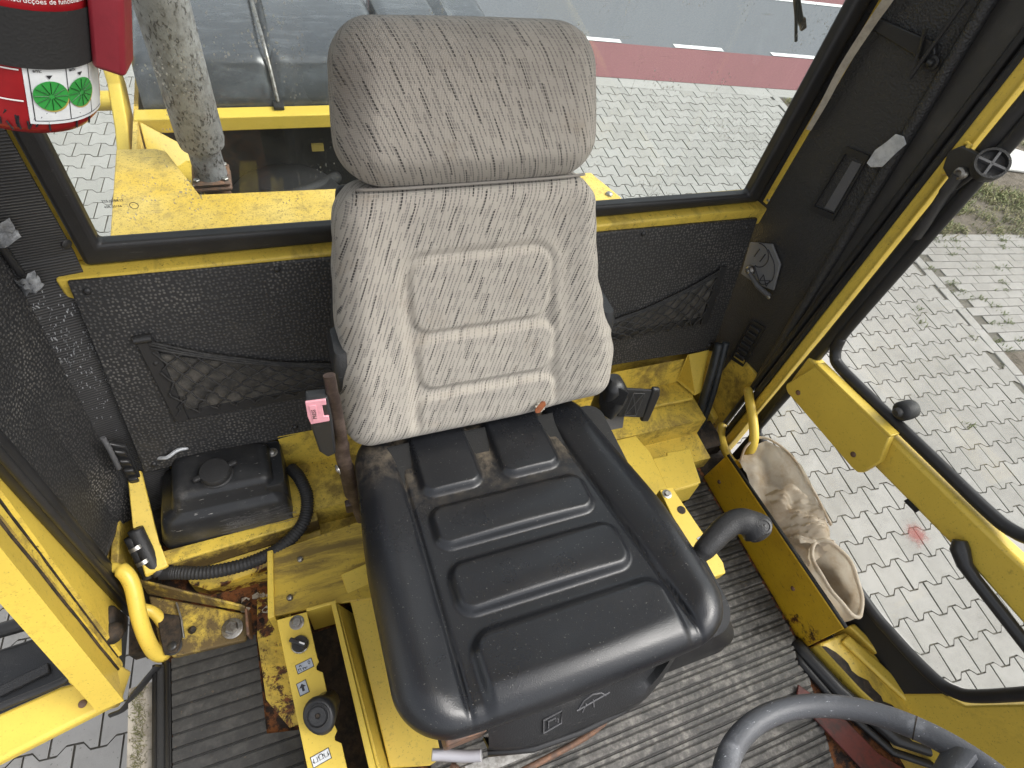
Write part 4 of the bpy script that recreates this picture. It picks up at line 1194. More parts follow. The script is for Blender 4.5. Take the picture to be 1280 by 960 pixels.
# stickers
ex_ = Vector((.985, .17, 0)).normalized(); ey_ = Vector((-.17, .985, 0)).normalized()
def sticker(c, w_, h_, mat, name='sticker'):
    c = Vector(c)
    o = finish(name, obox(c + Vector((0, 0, .0004)), ex_, ey_, (0, 0, 1), w_, h_, .0004), 'dark_print', cn)
    finish('sticker_face', obox(c + Vector((0, 0, .0010)), ex_, ey_, (0, 0, 1), w_ - .0012, h_ - .0012, .0003), mat, o)
    return o
def stk(c, a, b): return Vector(c) + ex_ * a + ey_ * b + Vector((0, 0, .0015))
c1 = (-.114, .305, CZ); s1 = sticker(c1, .0155, .0088, 'sticker_grey')
text('0', .010, stk(c1, .0065, -.001), ex_, ey_, 'dark_print', s1)
for (a0, b0, a1, b1) in ((-.012, -.006, -.012, .000), (-.012, -.001, -.008, -.001), (-.008, -.001, -.008, -.006), (-.005, -.002, .004, -.004), (.0, -.004, .001, -.0065), (-.003, -.0035, -.004, -.0065), (-.0095, .003, -.0065, .004), (-.0065, .004, -.005, .0015), (-.009, .002, -.007, .0055)):
    finish('icon_line', tube([stk(c1, a0, b0), stk(c1, a1, b1)], .0006, 5), 'dark_print', s1)
c2 = (-.122, .268, CZ); s2 = sticker(c2, .009, .012, 'sticker_grey')
finish('arrow', prism([stk(c2, a, b) for a, b in ((-.0022, -.006), (.0022, -.006), (.0022, .001), (.0062, .001), (0, .0078), (-.0062, .001), (-.0022, .001))], (0, 0, .0003)), 'dark_print', s2)
c3 = (-.107, .147, CZ); s3 = sticker(c3, .0165, .0092, 'sticker_white')
for off in (-.009, .0005, .0095):
    finish('icon_line', tube([stk(c3, off + a, b) for a, b in ((-.003, .004), (-.003, -.003), (.003, -.003), (.003, .004))], .0006, 5), 'dark_print', s3)
for off in (-.013, .0135):
    finish('icon_dot', lathe(stk(c3, off, -.001), (0, 0, 1), [(.0012, 0), (.0012, .0004)], 8), 'dark_print', s3)
finish('icon_line', tube(smooth_path([stk(c3, .0005 + .0045 * math.cos(a), .001 + .0045 * math.sin(a)) for a in (0, .8, 1.6, 2.4, 3.1)], 3), .0006, 5), 'dark_print', s3)

jl_ = thing('joystick', (-.116, .21, .15), 'black joystick with a ringed round grip end on the left console', 'joystick')
jb, jt = Vector((-.082, .235, .13)), Vector((-.104, .195, .228))
finish('stalk', tube([jb + Vector((.005, .02, -.05)), jb], .007, 10), 'steel', jl_, 60)
ax = (jt - jb).normalized()
def grip_mesh():
    V, F = [], []
    rings = [(-.01, .011, .010), (.0, .020, .017), (.018, .025, .022), (.04, .026, .024), (.058, .028, .027), (.070, .0285, .030), (.078, .026, .028), (.081, .021, .022)]
    u = Vector((.97, .22, 0)); u = (u - ax * u.dot(ax)).normalized(); v = ax.cross(u)
    seg = 24
    for h, a, b in rings:
        for k in range(seg):
            t = 2 * math.pi * k / seg
            e = 1 + (.22 * max(0, -math.sin(t)) if h > .03 else 0)
            V.append(jb + ax * h + u * (math.cos(t) * a) + v * (math.sin(t) * b * e))
    for i in range(len(rings) - 1):
        for k in range(seg): F.append((i * seg + k, i * seg + (k + 1) % seg, (i + 1) * seg + (k + 1) % seg, (i + 1) * seg + k))
    F.append([(len(rings) - 1) * seg + k for k in range(seg)])
    return mesh(V, F)
finish('grip', grip_mesh(), 'black_smooth', jl_, 60)
jc = jb + ax * .081
finish('grip_ring', lathe(jc, ax, [(.0205, -.001), (.0205, .0025), (.0185, .0035), (.0165, .0005), (.0150, .0005), (.0145, .003), (.012, .0035), (.0050, .0015), (.0032, -.003)], 30), 'black_plastic', jl_, 40)
finish('grip_hole', lathe(jc + ax * .0016, ax, [(.0038, 0), (.0036, .0006), (.002, -.001)], 12), 'grime', jl_, 40)

# board and plates beside / under the seat
pf = thing('seat_platform', (.1, .45, 0), 'worn yellow riveted plate left of the seat cushion', 'platform')
bd = finish('riveted_board', prism([(-.172, .425, .12), (-.160, .560, .12), (.06, .585, .12), (.06, .40, .12), (-.03, .412, .12)], (0, 0, -.008)), 'yellow_board', pf, bevel=.002)
finish('board_edge', prism([(-.173, .42, .128), (-.161, .562, .128), (-.149, .562, .128), (-.160, .42, .128)], (0, 0, -.118)), 'yellow_paint', pf, bevel=.002)
for (x, y) in ((-.098, .528), (-.128, .452)):
    finish('rivet', lathe((x, y, .12), (0, 0, 1), [(.0068, 0), (.0066, .0025), (.004, .0048), (.0015, .0052)], 16), 'steel', pf, 60)
finish('base_plate', prism([(-.022, .470, .126), (.10, .490, .126), (.10, .085, .07), (.075, .080, .07), (.003, .10, .07), (-.012, .40, .116)], (0, 0, -.006)), 'yellow_paint', pf, bevel=.002)
finish('base_side', prism([(.0, .10, .0), (.52, .10, .0), (.52, .5, .0), (.0, .5, .0)], (0, 0, .06)), 'black_matt', pf)
# right hand rail, ledge box and shelf
finish('right_rail', prism([(.668, .402, .30), (.700, .402, .30), (.722, .215, .30), (.715, .195, .30), (.66, .195, .30)], (0, 0, -.03)), 'yellow_clean', pf, bevel=.002)
finish('rail_hole', lathe((.693, .345, .3002), (0, 0, 1), [(.0095, 0), (.0095, .0008), (.0085, .0008)], 18), 'grime', pf)
bolt('rail_bolt', (.680, .388, .30), (0, 0, 1), .0065, pf, hexa=True, mat='zinc')
s4 = finish('rail_sticker', obox((.706, .262, .3012), (.97, .2, 0), (-.2, .97, 0), (0, 0, 1), .010, .018, .0004), 'sticker_grey', pf)
finish('rail_support', box((.62, .12, .0), (.655, .40, .27)), 'black_matt', pf)
lb_ = thing('ledge_box', (.85, .5, 0), 'small folded yellow sheet-metal box behind the right sill plate', 'metal box')
finish('box_top', prism([(.800, .555, .125), (.845, .553, .125), (.848, .562, .125), (.92, .556, .125), (.897, .455, .125), (.794, .452, .125)], (0, 0, -.006)), 'yellow_paint', lb_, bevel=.003)
finish('box_front', prism([(.794, .452, .118), (.897, .455, .118), (.893, .448, .04), (.79, .446, .04)], (0, .006, 0)), 'yellow_paint', lb_, bevel=.002)
finish('box_side', prism([(.897, .455, .118), (.92, .556, .118), (.92, .556, .0), (.893, .45, .0)], (-.006, 0, 0)), 'grime', lb_)
finish('side_shelf', prism([(.60, .63, .130), (.785, .628, .130), (.80, .57, .130), (.79, .40, .130), (.62, .40, .130)], (0, 0, -.006)), 'yellow_paint', lb_, bevel=.002)
finish('shelf_gap', box((.80, .575, .0), (1.09, .66, .05)), 'grime', lb_)
finish('upper_shelf', prism([(.64, .695, .152), (1.0, .690, .152), (1.03, .755, .152), (.64, .765, .152)], (0, 0, -.01)), 'yellow_dirty', lb_, bevel=.003)
finish('upper_web', prism([(.97, .765, .265), (1.04, .768, .265), (1.02, .70, .16), (1.0, .695, .16), (.975, .755, .16)], (.004, 0, 0)), 'yellow_paint', lb_)
for i, (off, r) in enumerate(((0, .0125), (.022, .0105))):
    cb = thing('cable', (1.03 + off, .66, 0), ('thick' if i == 0 else 'thinner') + ' grey-green cable dropping behind the right grab handle', 'cable', 'cables in the right corner')
    finish('sheath', tube(smooth_path([(1.055 + off, .76, .30), (1.045 + off, .73, .25), (1.035 + off * 1.2, .690, .16), (1.03 + off, .655, .06), (.99 + off, .62, .0), (.95, .62, -.02)], 6), r, 12), 'cable', cb, 180)

# ================================================================== WASHER TANK AND HOSE
def loft(layers, seg=8):
    """rounded rectangles (x0,x1,y0,y1,z,r[,dz tilt]) stacked into one skin"""
    V, F = [], []
    n = 4 * (seg + 1)
    for (x0, x1, y0, y1, z, r) in layers:
        for (cx, cy, a0) in ((x1 - r, y1 - r, 0), (x0 + r, y1 - r, 90), (x0 + r, y0 + r, 180), (x1 - r, y0 + r, 270)):
            for k in range(seg + 1):
                a = R(a0 + 90 * k / seg)
                V.append((cx + r * math.cos(a), cy + r * math.sin(a), z))
    for i in range(len(layers) - 1):
        for k in range(n): F.append((i * n + k, i * n + (k + 1) % n, (i + 1) * n + (k + 1) % n, (i + 1) * n + k))
    F.append([(len(layers) - 1) * n + k for k in range(n)])
    F.append([k for k in range(n - 1, -1, -1)])
    return mesh(V, F)
tk = thing('washer_tank', (-.23, .70, .1), 'scuffed black plastic washer tank with round screw cap in the left corner', 'tank')
tb = finish('tank_body', loft([(-.362, -.100, .628, .775, .105, .02), (-.362, -.098, .628, .775, .125, .02), (-.348, -.104, .640, .775, .180, .022), (-.342, -.106, .646, .775, .190, .022), (-.325, -.112, .655, .775, .197, .022), (-.322, -.115, .658, .775, .203, .02), (-.314, -.122, .668, .772, .228, .018), (-.310, -.126, .672, .77, .237, .018), (-.296, -.14, .684, .765, .241, .014)]), 'tank_plastic', tk, 50)
finish('tank_shoulder', loft([(-.150, -.098, .655, .776, .12, .012), (-.146, -.098, .66, .776, .215, .012), (-.143, -.10, .664, .774, .222, .011)]), 'tank_plastic', tk, 50)
cpm = finish('screw_cap', lathe((-.228, .708, .238), (0, 0, 1), [(.033, 0), (.034, .004), (.031, .006), (.031, .016), (.028, .020), (.012, .022)], 30), 'black_plastic', tk, 45)
for d in (Vector((.95, .3, 0)), Vector((-.9, -.25, 0))):
    finish('cap_ear', obox(Vector((-.228, .708, .252)) + d * .036, d, (-d.y, d.x, 0), (0, 0, 1), .010, .006, .005), 'black_plastic', cpm, bevel=.004, seg=3)
bolt('tank_screw', (-.117, .745, .222), (0, 0, 1), .007, tk, mat='zinc')
# faint scratched lettering on the tank front
sv, sf = [], []
for i in range(120):
    x, t = rg.uniform(-.25, -.11), rg.random()
    y, z = lerp(.6255, .6375, t), lerp(.118, .172, t)
    l = rg.uniform(.004, .03); sl = rg.gauss(0, .05)
    o = len(sv); sv += [(x, y - .0012, z), (x + l, y - .0012, z + sl * l), (x + l, y - .0010, z + sl * l + .0009), (x, y - .0010, z + .0009)]; sf.append((o, o + 1, o + 2, o + 3))
finish('scratches', mesh(sv, sf), 'grey_plastic', tk)
tt = Vector((0, .012, .055)).normalized()
text('SCHEIBEN', .011, (-.232, .6315, .149), (1, .02, 0), tt, 'grey_plastic', tk)
text('WASCHER', .011, (-.222, .6285, .133), (1, .02, 0), tt, 'grey_plastic', tk)
# tray that holds the tank
ty = thing('tank_tray', (-.25, .6, .1), 'dirty yellow angle-iron tray under the washer tank', 'tray')
finish('tray_front', prism([(-.395, .622, .118), (-.05, .632, .118), (-.05, .612, .118), (-.385, .590, .118)], (0, 0, -.008)), 'yellow_dirty', ty, bevel=.002)
finish('tray_apron', prism([(-.352, .592, .112), (-.05, .613, .112), (-.05, .612, .062), (-.33, .588, .062)], (0, .005, 0)), 'yellow_grimy', ty, bevel=.002)
finish('tray_side', prism([(-.402, .77, .215), (-.375, .77, .215), (-.366, .64, .135), (-.352, .588, .120), (-.395, .576, .120), (-.408, .66, .15)], (0, 0, -.01)), 'yellow_paint', ty, bevel=.003)
finish('apron_lip', prism([(-.335, .590, .060), (-.05, .612, .060), (-.05, .575, .052), (-.33, .566, .052)], (0, 0, -.006)), 'yellow_worn', ty, bevel=.002)
finish('tray_base', prism([(-.33, .566, .05), (-.02, .575, .05), (-.02, .545, .045), (-.20, .545, .045), (-.30, .55, .03)], (0, 0, -.05)), 'yellow_rusty', ty)
hp = smooth_path([(-.088, .735, .155), (-.072, .700, .16), (-.064, .655, .142), (-.083, .605, .125), (-.135, .570, .112), (-.20, .556, .104), (-.28, .560, .098), (-.345, .578, .098), (-.372, .585, .10)], 40)
ho = finish('corrugated_hose', tube(hp, .0145, 14, wob=lambda i: 1.0 if i % 4 < 2 else .90), 'hose_rubber', None, 60)
tag(ho, 'black corrugated hose curving in front of the washer tank', 'hose')
hc = thing('hose_fitting', (-.385, .6, .1), 'black pipe elbow with two metal clamps left of the hose', 'hose fitting')
finish('elbow', tube(smooth_path([(-.372, .585, .10), (-.382, .60, .115), (-.392, .635, .145), (-.398, .66, .17)], 6), .015, 14), 'black_plastic', hc, 180)
for t in (.25, .6):
    p = Vector((-.378, .592, .108)).lerp(Vector((-.398, .66, .17)), t) + Vector((-.012, -.004, .004))
    finish('clamp', lathe(p, (-.25, .6, .45), [(.0135, -.004), (.0145, -.004), (.0145, .004), (.0135, .004)], 18), 'zinc', hc, 40)
finish('stub_hose', tube(smooth_path([(-.395, .585, .09), (-.402, .61, .115), (-.41, .65, .16)], 5), .012, 12), 'hose_rubber', hc, 180)
finish('wire_tie', tube(smooth_path([(-.335, .772, .245), (-.315, .762, .256), (-.295, .770, .262), (-.275, .775, .258)], 5), .004, 8), 'foil_patch', hc, 180)

# ================================================================== STORAGE NET on the rear panel
nt = thing('storage_net', (.36, .82, .35), 'black elastic storage net pocket on the rear wall behind the seat', 'net')
def NP(x, z, off): return PPt(x, z, off)
NX0, NX1, NZB = -.270, .995, .352
def ntop(u): return lerp(.520, .505, u) - .125 * (1 - abs(2 * u - 1) ** 2.6)
def npt(u, w_, bul=.012):
    x = lerp(NX0, NX1, u)
    z = lerp(NZB, ntop(u), w_)
    return NP(x, z, .006 + bul * math.sin(math.pi * min(1, .15 + .8 * w_)) * (1 - (2 * u - 1) ** 4 * .6))
NU = 34
def cord(i0, d, rows=7):
    pts = []
    for j in range(rows * 3 + 1):
        w_ = j / (rows * 3)
        u = (i0 + d * w_ * rows * .5) / NU
        u += .0035 * math.sin(j * 2.1 + i0) * (1 - w_)
        if 0 <= u <= 1: pts.append(npt(u, w_ ** .85))
    return pts
cords = []
for i in range(-4, NU + 5):
    for d in (1, -1):
        p = cord(i, d)
        if len(p) > 2: cords.append(tube(p, .0021, 5, caps=False))
bkv = [NP(lerp(NX0, NX1, i / 40), NZB, .002) for i in range(41)] + [NP(lerp(NX0, NX1, i / 40), lerp(NZB, ntop(i / 40), .86), .002) for i in range(41)]
finish('pocket_backing', mesh(bkv, [(i, i + 1, 42 + i, 41 + i) for i in range(40)]), 'pocket_dust', nt)
finish('mesh_cords', merge(*cords), 'net_cord', nt, 180)
for k in range(3):
    finish('top_cord', tube([npt(i / 50, 1.0 - k * .03, .012) + pn * (.001 * k) + Vector((0, 0, .001 * math.sin(i * 1.3 + k * 2))) for i in range(51)], .0026, 6), 'net_cord', nt, 180)
finish('bottom_strip', prism([NP(-.276, .335, .004), NP(1.0, .352, .004), NP(1.0, .374, .004), NP(-.268, .357, .004)], pn * -.0035), 'black_smooth', nt, bevel=.0012)
finish('side_strip', prism([NP(-.290, .530, .0075), NP(-.262, .530, .0075), NP(-.252, .336, .0075), NP(-.276, .334, .0075)], pn * -.007), 'black_smooth', nt, bevel=.0012)
finish('side_strip', prism([NP(.995, .515, .0075), NP(1.016, .513, .0075), NP(1.008, .352, .0075), NP(.985, .352, .0075)], pn * -.007), 'black_smooth', nt, bevel=.0012)
finish('strip_fold', tube([NP(-.290, .528, .008), NP(-.262, .529, .008)], .008, 10), 'black_smooth', nt, 60)
for (x, z) in ((-.271, .475), (-.262, .37), (-.12, .350), (.02, .352), (.80, .362), (1.003, .46)):
    finish('strip_rivet', lathe(NP(x, z, .0075 if x < -.2 or x > 1 else .004), pn, [(.0045, 0), (.004, .0016), (.002, .0024)], 12), 'black_plastic', nt, 60)

# ================================================================== THE SEAT
seat = thing('operator_seat', (.29, .35, 0), 'operator seat with black vinyl cushion and striped beige fabric back', 'seat')
def cz(y): return .54 - .155 * (y - .1)
def groove_r(y): return .478 - .13 * (y - .13)
def outline(theta):
    """cushion edge as distance from centre, seen from above"""
    cx, cy = .290, .335
    d = (math.cos(theta), math.sin(theta))
    lo_, hi_ = 0, .6
    for _ in range(26):
        m = (lo_ + hi_) / 2
        if cush_sd(cx + d[0] * m, cy + d[1] * m) > 0: lo_ = m
        else: hi_ = m
    return lo_
def cush_sd(x, y):
    xr = lerp(.562, .520, sstep(.25, .58, y)); xl = lerp(.022, .040, sstep(.3, .58, y))
    cx, hw = (xr + xl) / 2, (xr - xl) / 2
    # bow of the front edge
    y0 = .066 + .010 * ((x - .29) / .25) ** 2
    qx, qy = abs(x - cx) - hw + .075, abs(y - (y0 + .62) / 2) - (.62 - y0) / 2 + .075
    return -(min(max(qx, qy), 0) + math.hypot(max(qx, 0), max(qy, 0)) - .075)
def cush_h(x, y):
    h = 0.0
    dirt = 0.0
    gl, gr = .115, groove_r(y)
    # side bolsters
    bl = max(0, gl - x); brr = max(0, x - gr)
    if bl > 0: h += .021 * math.sin(min(1, bl / .075) * math.pi * .5) ** .8
    if brr > 0: h += .021 * math.sin(min(1, brr / .070) * math.pi * .5) ** .8
    h -= .006 * math.exp(-((x - gl) / .004) ** 2) + .006 * math.exp(-((x - gr) / .004) ** 2)
    # pads
    pads = [(.136, .255, .434, .60, .028), (.286, .408, .434, .60, .028), (.135, groove_r(.37) - .018, .328, .415, .028), (.137, groove_r(.26) - .020, .214, .307, .030)]
    for (a, b, c, d, r) in pads:
        s = rrect(x, y, a, b, c, d, r)
        h += .0125 * sstep(-.002, .013, s)
        if s > 0: h += .006 * (1 - ((x - (a + b) / 2) / ((b - a) / 2)) ** 2) * (1 - ((y - (c + d) / 2) / ((d - c) / 2)) ** 2)
    s = rrect(x, y, .137, groove_r(.12) - .012, -.10, .195, .036)
    h += .014 * sstep(-.002, .016, s)
    if s > 0: h += .010 * (1 - ((x - .30) / .165) ** 2) * sstep(.19, .05, y)
    mid = gl < x < gr
    if mid:
        dirt = max(dirt, sstep(.38, .56, y) * (1 - sstep(-.004, .006, max(rrect(x, y, *pads[0]), rrect(x, y, *pads[1])))) * .95)
    if x < gl: dirt = max(dirt, sstep(.45, .56, y) * .6)
    return h, dirt
def cushion():
    n = 170
    V, F, D = [], [], []
    tab = [outline(2 * math.pi * k / 720) for k in range(721)]
    def orad(t):
        t = (t % (2 * math.pi)) / (2 * math.pi) * 720
        i = int(t); return lerp(tab[i], tab[min(i + 1, 720)], t - i)
    er = .031
    for i in range(n + 1):
        for j in range(n + 1):
            a, b = i / n * 2 - 1, j / n * 2 - 1
            m = max(abs(a), abs(b))
            if m < 1e-6: x, y = .290, .335
            else:
                # square -> outline, keeping grid-like spacing inside
                bx, by = a / m * .27, b / m * .277
                t = math.atan2(by, bx)
                rr = orad(t); sq = math.hypot(bx, by)
                k = lerp(1.0, rr / sq, m ** 3)
                x, y = .290 + a * .27 * k, .335 + b * .277 * k
            sd = max(0, cush_sd(x, y))
            h, d = cush_h(x, y)
            e = max(0, er - sd)
            edge = er - math.sqrt(max(0, er * er - e * e))
            h *= sstep(0, .055, sd) * .75 + .25
            V.append((x, y, cz(y) - .022 + h - edge * 1.0)); D.append(d)
    for i in range(n):
        for j in range(n):
            q = i * (n + 1) + j
            F.append((q, q + n + 1, q + n + 2, q + 1))
    # skirt
    ring = [i * (n + 1) for i in range(n + 1)] + [n * (n + 1) + j for j in range(1, n + 1)] + [i * (n + 1) + n for i in range(n - 1, -1, -1)] + [j for j in range(n - 1, 0, -1)]
    prev = ring
    for (dz, ins) in ((-.008, .0), (-.020, .005), (-.030, .016)):
        cur = []
        for q in ring:
            x, y, z = V[q]
            cx, cy = x - .29, y - .335; L = math.hypot(cx, cy)
            V.append((x - cx / L * ins, y - cy / L * ins, z + dz)); D.append(0); cur.append(len(V) - 1)
        for k in range(len(ring)):
            k2 = (k + 1) % len(ring)
            F.append((prev[k], prev[k2], cur[k2], cur[k]))
        prev = cur
    me = mesh(V, F)
    at = me.attributes.new('dirt', 'FLOAT', 'POINT'); at.data.foreach_set('value', D)
    bm = bmesh.new(); bm.from_mesh(me); bmesh.ops.recalc_face_normals(bm, faces=bm.faces); bm.to_mesh(me); bm.free()
    return me
finish('cushion', cushion(), 'seat_vinyl', seat, 180)

# backrest and head cushion: sheets on a plane leaning back
BE = Vector((0, .387, .922)); BN = Vector((0, -.922, .387)); B0 = Vector((0, .555, .475))
def BP(x, s, off): return Vector((x, 0, 0)) + B0 + BE * s + BN * off
def interp(tab, s):
    if s <= tab[0][0]: return tab[0][1]
    for (a, va), (b, vb) in zip(tab, tab[1:]):
        if s <= b:
            t = (s - a) / (b - a); t = t * t * (3 - 2 * t); return lerp(va, vb, t)
    return tab[-1][1]
LEFT = [(0, .034), (.067, .031), (.145, .037), (.23, .048), (.31, .055), (.37, .064), (.44, .074)]
RIGHT = [(.0, .556), (.05, .556), (.112, .557), (.156, .547), (.217, .523), (.28, .506), (.353, .496), (.40, .490), (.44, .484)]
def cushion_sheet(xl, xr, s0, s1, rc, hfun, er, base, thick, lean, nx, ns, wearf):
    V, F, W, UVc = [], [], [], []
    def sdf(x, s):
        l, r = xl(s), xr(s)
        cx, hw = (l + r) / 2, (r - l) / 2
        qx, qy = abs(x - cx) - hw + rc, abs(s - (s0(x) + s1) / 2) - (s1 - s0(x)) / 2 + rc
        return -(min(max(qx, qy), 0) + math.hypot(max(qx, 0), max(qy, 0)) - rc)
    cs, hs_ = (s0(.29) + s1) / 2, (s1 - s0(.29)) / 2
    cx0 = (xl(cs) + xr(cs)) / 2
    def edge_at(dx, ds):
        lo_, hi_ = 0, .7
        for _ in range(24):
            m = (lo_ + hi_) / 2
            if sdf(cx0 + dx * m, cs + ds * m) > 0: lo_ = m
            else: hi_ = m
        return lo_
    hw0 = (xr(cs) - xl(cs)) / 2
    tab = [edge_at(math.cos(2 * math.pi * k / 720), math.sin(2 * math.pi * k / 720)) for k in range(721)]
    def orad(t):
        t = (t % (2 * math.pi)) / (2 * math.pi) * 720
        i = int(t); return lerp(tab[i], tab[min(i + 1, 720)], t - i)
    for i in range(nx + 1):
        for j in range(ns + 1):
            a, b = i / nx * 2 - 1, j / ns * 2 - 1
            m = max(abs(a), abs(b))
            if m < 1e-6: x, s = cx0, cs
            else:
                bx, by = a / m * hw0, b / m * hs_
                k = lerp(1.0, orad(math.atan2(by, bx)) / math.hypot(bx, by), m ** 2.5)
                x, s = cx0 + a * hw0 * k, cs + b * hs_ * k
            sd = max(0, sdf(x, s)); e = max(0, er - sd)
            off = base + hfun(x, s) * sstep(0, .05, sd) - (er - math.sqrt(max(0, er * er - e * e)))
            V.append(BP(x, s, off)); W.append(wearf(x, s)); UVc.append((x, s))
    for i in range(nx):
        for j in range(ns):
            q = i * (ns + 1) + j
            F.append((q, q + ns + 1, q + ns + 2, q + 1))
    n1 = ns + 1
    ring = [i * n1 for i in range(nx + 1)] + [nx * n1 + j for j in range(1, n1)] + [i * n1 + ns for i in range(nx - 1, -1, -1)] + [j for j in range(ns - 1, 0, -1)]
    prev = ring
    for t, ins in ((.35, -.003), (.7, .0), (.95, .010), (1.0, .03)):
        cur = []
        for q in ring:
            x, s = UVc[q]
            dx, ds = x - cx0, s - cs; L = math.hypot(dx, ds)
            p = V[q] - BN * (thick * t) - (Vector((dx, 0, 0)) + BE * ds) / L * ins
            V.append(p); W.append(0); UVc.append((x + dx / L * thick * t, s + ds / L * thick * t)); cur.append(len(V) - 1)
        for k in range(len(ring)):
            k2 = (k + 1) % len(ring)
            F.append((prev[k], prev[k2], cur[k2], cur[k]))
        prev = cur
    F.append(prev[::-1])
    me = mesh(V, F)
    l = me.uv_layers.new(name='UVMap')
    for lp in me.loops: l.data[lp.index].uv = UVc[lp.vertex_index]
    for nm, dat in (('wear', W), ('lean', [lean] * len(V)), ('soil_or_head_shade', [(.42 * sstep(.50, .68, q[1]) + .16 if q[1] > .4475 else 0.0) for q in UVc])):  # this mask darkens the headrest upwards, standing in for shade on it
        at = me.attributes.new(nm, 'FLOAT', 'POINT'); at.data.foreach_set('value', dat)
    bm = bmesh.new(); bm.from_mesh(me); bmesh.ops.recalc_face_normals(bm, faces=bm.faces); bm.to_mesh(me); bm.free()
    return me
LUM = [(.160, .405, .214, .342, .032), (.164, .416, .106, .206, .030), (.158, .424, -.06, .096, .028)]
def back_h(x, s):
    c = .292
    h = .015 * sstep(.125, .215, abs(x - c)) - .003            # wings
    h += .004 * math.exp(-((s - .13) / .10) ** 2)
    o = rrect(x, s, .150, lerp(.428, .404, sstep(0, .34, s)), -.08, .348, .036)
    h -= .010 * sstep(-.012, .012, o)
    for q in LUM:
        d = rrect(x, s, *q)
        h += .0090 * sstep(-.003, .010, d)
    return h
def back_wear(x, s):
    w_ = 0
    for q in LUM:
        d = rrect(x, s, *q)
        w_ = max(w_, math.exp(-((d - .004) / .007) ** 2) * .9)
    o = rrect(x, s, .148, .426, -.08, .348, .036)
    w_ = max(w_, .8 * math.exp(-((o) / .010) ** 2))
    return min(1, w_ + .35 * sstep(.08, .0, s) + .12 * sstep(.3, .1, s))
bk = finish('backrest', cushion_sheet(lambda s: interp(LEFT, s), lambda s: interp(RIGHT, s), lambda x: .002 + .010 * sstep(.34, .5, x), .447, .045, back_h, .035, .022, .085, -.40, 130, 130, back_wear), 'seat_fabric', seat, 180)
def head_h(x, s): return .010 * math.cos((x - .28) / .2 * 1.2) + .012 * math.sin((s - .45) / .2 * math.pi)
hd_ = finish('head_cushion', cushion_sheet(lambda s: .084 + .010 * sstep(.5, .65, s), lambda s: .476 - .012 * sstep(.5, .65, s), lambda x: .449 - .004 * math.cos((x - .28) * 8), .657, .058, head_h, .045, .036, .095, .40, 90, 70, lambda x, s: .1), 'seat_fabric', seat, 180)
finish('piping', tube([BP(x, .4475, .012 - .02 * abs((x - .28) / .2) ** 6) for x in [lerp(.10, .462, i / 30) for i in range(31)]], .0024, 8), 'seat_fabric', seat, 180)
# torn spot showing foam near the foot of the backrest
tp = [(.378, .030), (.386, .040), (.392, .046), (.399, .044), (.401, .036), (.396, .029), (.388, .020), (.380, .022)]
finish('foam_tear', prism([BP(x, s, .0305) for x, s in tp], -BN * .002), 'foam_orange', seat, bevel=.0008)
tb2 = [(.389 + math.cos(a) * (.010 + rg.uniform(-.004, .004)), .033 + math.sin(a) * (.012 + rg.uniform(-.005, .005))) for a in [i * .3142 for i in range(20)]]
finish('tear_edge', prism([BP(x, s, .0296) for x, s in tb2], -BN * .002), 'strap_cloth', seat, bevel=.0006)
# back shell, side mechanism
finish('back_shell', prism([BP(.05, .0, -.066), BP(.54, .0, -.066), BP(.525, .2, -.066), BP(.48, .44, -.066), BP(.08, .44, -.066), BP(.038, .2, -.066)], -BN * .02), 'shroud_plastic', seat, bevel=.01, seg=3)
for x in (.046, .530):
    finish('side_cover', loft([(x - .014, x + .014, .61, .68, .56, .012), (x - .016, x + .016, .605, .69, .60, .012), (x - .016, x + .016, .61, .69, .645, .012), (x - .010, x + .010, .62, .68, .665, .008)]), 'shroud_plastic', seat, 50)
# base: plastic shroud with moulded icons, bellows, slide lever and bow handle
shp = []
def shroud():
    V, F = [], []
    rows = [(.105, .475, 0), (.092, .456, 0), (.068, .425, 0), (.057, .405, 0), (.046, .385, 0), (.036, .364, 0), (.033, .345, 0), (.05, .32, 0)]
    n = 26
    for (y, z, ins) in rows:
        for i in range(n + 1):
            t = i / n
            x = lerp(.15, .495, t)
            bow = .022 * (2 * t - 1) ** 4 + .030 * sstep(.7, 1.0, t)
            V.append((x, y + bow, z + .060 * sstep(.5, 1.0, t) * (1 if z < .40 else .3)))
    for r in range(len(rows) - 1):
        for i in range(n): F.append((r * (n + 1) + i, r * (n + 1) + i + 1, (r + 1) * (n + 1) + i + 1, (r + 1) * (n + 1) + i))
    me = mesh(V, F)
    bm = bmesh.new(); bm.from_mesh(me); bmesh.ops.recalc_face_normals(bm, faces=bm.faces); bmesh.ops.solidify(bm, geom=bm.faces[:], thickness=.004); bm.to_mesh(me); bm.free()
    return me
shr = finish('front_shroud', shroud(), 'shroud_plastic', seat, 60)
finish('shroud_rim', tube([(.15, .052, .33), (.22, .034, .338), (.30, .031, .342), (.38, .036, .352), (.44, .056, .385), (.485, .10, .41)], .006, 8), 'black_smooth', seat, 180)
def icon(pts, r=.0011): finish('moulded_icon', tube([Vector((x, .046 + (z - .362) * .48, .386 + (z - .362) * .88)) for x, z in pts], r * 1.2, 6), 'grey_plastic', shr, 60)
icon([(.232, .362), (.232, .392), (.262, .398), (.262, .37), (.232, .362)])
icon([(.240, .370), (.240, .385), (.252, .387), (.252, .380)])
icon([(.256, .374), (.256, .382)])
icon([(.292, .388), (.300, .402), (.315, .408), (.330, .404), (.338, .394)])
icon([(.298, .376), (.304, .392)]); icon([(.318, .378), (.316, .396)]); icon([(.288, .384), (.345, .398)])
